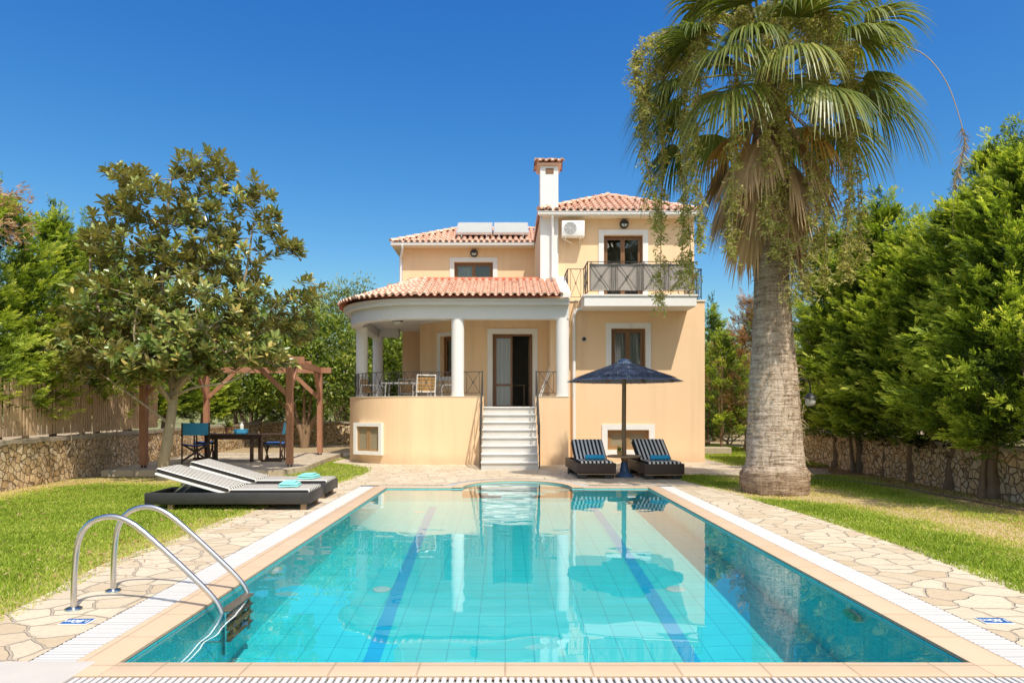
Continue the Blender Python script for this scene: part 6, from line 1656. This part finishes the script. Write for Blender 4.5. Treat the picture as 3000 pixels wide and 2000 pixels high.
root = thing('glass_jar', 'white lantern shaped jar on the blue box on the garden table', 'jar', (-7.08, 18.35, .9740)); MB().lathe([(.045, 0), (.05, .02), (.05, .12), (.03, .15), (.03, .18)], (0, 0), 16).build('jar_body', MAT['lamp_glass'], root, smooth=True); MB().lathe([(.036, .1805), (.036, .21), (.002, .212)], (0, 0), 14).build('lid', MAT['alu'], root)

# ---- white furniture on the porch
def porch_chair(label, x, y, rz):
    r_ = thing('porch_chair', label, 'chair', (x, y, FLOOR), rz, 'white framed chairs on the porch'); W = .27
    for sx in (-1, 1):
        m = MB(); m.tube(smooth_path([(sx * W, -.24, 0), (sx * W, -.25, .40), (sx * W, -.22, .63), (sx * W, .10, .655), (sx * W, .24, .64)], 5), .016, 8); m.build('arm_frame', MAT['white_metal'], r_, smooth=True)
        m = MB(); m.tube([(sx * W, .27, 0), (sx * W, .22, .42), (sx * W, .33, .90)], .016, 8); m.build('back_leg', MAT['white_metal'], r_, smooth=True)
    for y_, z_ in ((.33, .90), (.22, .43), (-.25, .43)): m = MB(); m.tube([(-W, y_, z_), (W, y_, z_)], .015, 8); m.build('cross_tube', MAT['white_metal'], r_, smooth=True)
    m = MB()
    for k in range(6): y_ = -.24 + k * .078; m.box(-W + .012, W - .012, y_, y_ + .066, .445, .46)
    m.build('seat', MAT['slat_yellow'], r_)
    m = MB()
    for k in range(5):
        f = .12 + k * .17; p = Vector((0, .22 + .11 * f, .42 + .48 * f)); m.bar(p + Vector((-W + .014, -.012, 0)), p + Vector((W - .014, -.012, 0)), .012, .062, up=(0, .22, 1))
    m.build('back_slats', MAT['slat_yellow'], r_)
porch_chair('white framed chair with a yellow wooden back beside the front column', -2.35, 19.75, R(200)); porch_chair('white framed chair at the left end of the porch table', -4.0, 20.7, R(75)); porch_chair('white framed chair behind the front column', -1.75, 20.45, R(-65)); porch_chair('white framed chair on the far side of the porch table', -3.1, 21.75, R(15))
t = thing('porch_table', 'white table on the rounded porch', 'table', (-2.95, 20.75, FLOOR)); MB().rbox(-.75, .75, -.42, .42, .70, .735, .01, 2).build('table_top', MAT['white_metal'], t)
for sx in (-1, 1):
    for sy in (-1, 1): m = MB(); m.tube([(sx * .66, sy * .34, 0), (sx * .62, sy * .32, .70)], .02, 8); m.build('leg', MAT['white_metal'], t)
# small table inside the open door
t = thing('side_table', 'wooden stand with turned legs inside the open porch door', 'table', (.42, 22.5, FLOOR)); MB().rbox(-.25, .25, -.2, .2, .70, .74, .008, 1).build('table_top', MAT['wood_leg'], t)
for sx in (-1, 1):
    for sy in (-1, 1): m = MB(); m.lathe([(.02, 0), (.028, .1), (.02, .2), (.03, .45), (.035, .699)], (sx * .2, sy * .15), 10); m.build('leg', MAT['wood_leg'], t, smooth=True)

# ---- lantern on a curved bracket by the palm
lx, ly = X_at(2374, 13.6), 13.6; lz = Z_at(1172, 13.6); r_ = thing('garden_lantern', 'black garden lantern hanging from a curved bracket right of the palm trunk', 'lantern', (lx - .32, ly, 0))
m = MB(); m.tube([(lx - .32, ly, 0.001), (lx - .32, ly, lz + .18)], [.035, .03], 10); m.build('post', MAT['black'], r_, world=True)
m = MB(); m.tube(smooth_path([(lx - .32, ly, lz + .16), (lx - .30, ly, lz + .33), (lx - .16, ly, lz + .42), (lx - .03, ly, lz + .36), (lx, ly, lz + .22), (lx, ly, lz + .14)], 5), .014, 8); m.build('bracket', MAT['black'], r_, world=True, smooth=True)
m = MB(); m.lathe([(.02, lz + .15), (.05, lz + .13), (.13, lz + .055), (.135, lz + .04), (.03, lz + .045)], (lx, ly), 18); m.build('lamp_cap', MAT['black'], r_, world=True, smooth=True)
m = MB(); m.lathe([(.095, lz + .038), (.105, lz + .0), (.085, lz - .09), (.05, lz - .12), (.004, lz - .125)], (lx, ly), 18); m.build('lamp_glass', MAT['lamp_glass'], r_, world=True, smooth=True)
m = MB()
for k in range(6): a = k * PI / 3; m.tube([(lx + .10 * math.cos(a), ly + .10 * math.sin(a), lz + .038), (lx + .108 * math.cos(a), ly + .108 * math.sin(a), lz), (lx + .05 * math.cos(a), ly + .05 * math.sin(a), lz - .12)], .006, 5)
m.lathe([(.055, lz - .115), (.055, lz - .135), (.004, lz - .15)], (lx, ly), 14); m.build('cage', MAT['black'], r_, world=True)
# ---- hose on the right lawn
P = [G for G in ((6.25, 16.0), (6.5, 15.3), (7.0, 14.6), (7.4, 13.6), (7.65, 12.9), (7.55, 12.2), (7.7, 11.3), (7.6, 10.6), (7.75, 9.9), (7.6, 9.0))]
mb = MB(); mb.tube(smooth_path([(x, y, .012 + .012 * (k % 2)) for k, (x, y) in enumerate(P)], 8), .017, 7); tag(mb.build('garden_hose', MAT['hose'], smooth=True), 'long brown garden hose lying along the right tree row', 'hose')
# ---- low wall step and rail beside the villa
t = thing('garden_step', 'low stone step beside the hedge right of the villa', 'step', (7.2, 23.4, 0)); m = MB(); m.rbox(6.4, 7.7, 23.2, 23.8, -.02, .22, .02, 1); m.build('step_block', MAT['stone_cap'], t, world=True)
t = thing('timber_rail', 'old timber rail and post at the right rear corner of the villa', 'rail', (6.4, 24.6, 0)); m = MB(); m.bar((6.35, 24.6, 0), (6.35, 24.6, 1.5), .09, .09, up=(0, 1, 0)); m.build('post', MAT['bark'], t, world=True); m = MB(); m.bar((6.0, 24.55, 1.0), (7.3, 24.65, .35), .05, .09); m.build('rail', MAT['bark'], t, world=True)
# fallen leaves and bark on the ground by the right wall
g = np.random.default_rng(3); n = 5200; y = g.uniform(6.5, 19, n); x = np.array([wallR(v) for v in y]) - np.abs(g.normal(0, .75, n)) - .2; C = np.stack([x, y, g.uniform(.0, .015, n)], -1)
D = unit(g.normal(0, 1, (n, 3)) * np.array([1, 1, .15])); V, F = leaf_quads(C, D, np.array([0, 0, 1.0]) + g.normal(0, .3, (n, 3)), g.uniform(.03, .08, n), g.uniform(.008, .02, n))
tag(np_mesh('leaf_litter', V, F, MAT['brown_cypress'], tint=g.random(n)), 'brown needle litter under the right tree row', 'leaf litter', kind='stuff')
n = 1600; y = g.uniform(6, 14.5, n); x = np.array([poly_x(EL, v) for v in y]) + g.normal(-.3, .5, n) ; x[::2] = np.array([wallL(v) for v in y[::2]]) + np.abs(g.normal(0, 1.4, len(y[::2]))) + .3; C = np.stack([x, y, g.uniform(.01, .04, n)], -1)
D = unit(g.normal(0, 1, (n, 3)) * np.array([1, 1, .2])); V, F = leaf_quads(C, D, np.array([0, 0, 1.0]) + g.normal(0, .4, (n, 3)), g.uniform(.03, .07, n), g.uniform(.012, .025, n))
tag(np_mesh('leaf_litter', V, F, MAT['brown_cypress'], tint=g.random(n)), 'dry fallen leaves scattered on the left lawn', 'leaf litter', kind='stuff')
SKYRESP = ((2.0, 1.7), (1.25, 1.12), (.65, .99)); FILL_GLOW = 1.6
# ================================================================== light and camera
SUNV = Vector((.48, -1.0, 1.75)).normalized()           # towards the sun
w = bpy.data.worlds.new('World'); S.world = w; w.use_nodes = True
nt = w.node_tree; nt.nodes.clear()
sky = nt.nodes.new('ShaderNodeTexSky'); sky.sky_type = 'NISHITA'; sky.sun_disc = False
sky.sun_elevation = math.asin(SUNV.z); sky.sun_rotation = math.atan2(SUNV.x, SUNV.y)
sky.altitude = 300; sky.air_density = 1.0; sky.dust_density = .35; sky.ozone_density = 2.2
# colour response of the sky (deep blue overhead, pale at the horizon) and a broad warm glow added round the sun as fill light
N, Lk = nt.nodes, nt.links
sep = N.new('ShaderNodeSeparateColor'); Lk.new(sky.outputs[0], sep.inputs[0]); com = N.new('ShaderNodeCombineColor')
for i, (g, k) in enumerate(SKYRESP):
    a = N.new('ShaderNodeMath'); a.operation = 'MULTIPLY'; a.inputs[1].default_value = SKY; Lk.new(sep.outputs[i], a.inputs[0])
    b = N.new('ShaderNodeMath'); b.operation = 'POWER'; b.inputs[1].default_value = g; Lk.new(a.outputs[0], b.inputs[0])
    c = N.new('ShaderNodeMath'); c.operation = 'MULTIPLY'; c.inputs[1].default_value = k / SKY; Lk.new(b.outputs[0], c.inputs[0]); m_ = N.new('ShaderNodeMath'); m_.operation = 'MINIMUM'; m_.inputs[1].default_value = .85 / SKY; Lk.new(c.outputs[0], m_.inputs[0]); Lk.new(m_.outputs[0], com.inputs[i])
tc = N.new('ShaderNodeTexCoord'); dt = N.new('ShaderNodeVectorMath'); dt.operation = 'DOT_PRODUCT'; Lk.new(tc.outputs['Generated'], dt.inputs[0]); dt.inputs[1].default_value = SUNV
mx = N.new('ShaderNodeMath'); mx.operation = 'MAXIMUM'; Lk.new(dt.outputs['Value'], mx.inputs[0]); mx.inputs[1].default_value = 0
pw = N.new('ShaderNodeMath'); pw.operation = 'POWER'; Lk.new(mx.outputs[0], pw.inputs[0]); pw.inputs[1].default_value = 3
gl = N.new('ShaderNodeMix'); gl.data_type = 'RGBA'; Lk.new(pw.outputs[0], gl.inputs[0]); gl.inputs[6].default_value = (0, 0, 0, 1); gl.inputs[7].default_value = tuple(v * FILL_GLOW / SKY for v in (1, .82, .58)) + (1,)
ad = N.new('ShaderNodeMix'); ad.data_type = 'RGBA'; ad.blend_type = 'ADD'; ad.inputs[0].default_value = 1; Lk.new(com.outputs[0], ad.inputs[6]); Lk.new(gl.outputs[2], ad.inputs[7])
bg = N.new('ShaderNodeBackground'); bg.inputs['Strength'].default_value = SKY
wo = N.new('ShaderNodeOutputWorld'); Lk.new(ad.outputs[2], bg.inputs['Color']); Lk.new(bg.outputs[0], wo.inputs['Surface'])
ld = bpy.data.lights.new('sun', 'SUN'); ld.energy = SUN; ld.angle = R(.53); ld.color = (1.0, .93, .82)
lo = bpy.data.objects.new('sun', ld); COL.objects.link(lo); lo.rotation_euler = (-SUNV).to_track_quat('-Z', 'Y').to_euler(); lo.location = SUNV * 40
ld.cycles.is_caustics_light = True
water.cycles.is_caustics_caster = True
for o in bpy.data.objects:
    if o.type == 'MESH' and o is not water:
        r_ = o
        while r_.parent: r_ = r_.parent
        if r_.name.split('.')[0] in ('pool_basin', 'pool_ladder', 'pool_lamp', 'floor_inlet'): o.cycles.is_caustics_receiver = True

cd = bpy.data.cameras.new('camera'); cam = bpy.data.objects.new('camera', cd); COL.objects.link(cam)
cam.location = (0, 0, EYE); cam.rotation_euler = (R(90), 0, 0)
cd.sensor_width = 36; cd.lens = 24; cd.shift_x = 20 / 3000; cd.shift_y = 200 / 3000; cd.clip_start = .05; cd.clip_end = 1500
S.camera = cam
S.view_settings.view_transform = 'Standard'; S.view_settings.look = 'None'; S.view_settings.exposure = 0; S.view_settings.gamma = 1
cy = S.cycles
cy.max_bounces = 10; cy.diffuse_bounces = 4; cy.glossy_bounces = 4; cy.transmission_bounces = 6; cy.transparent_max_bounces = 12
cy.caustics_reflective = False; cy.caustics_refractive = True; cy.sample_clamp_indirect = 4.0; cy.sample_clamp_direct = 0
cy.use_denoising = True; cy.denoiser = 'OPENIMAGEDENOISE'
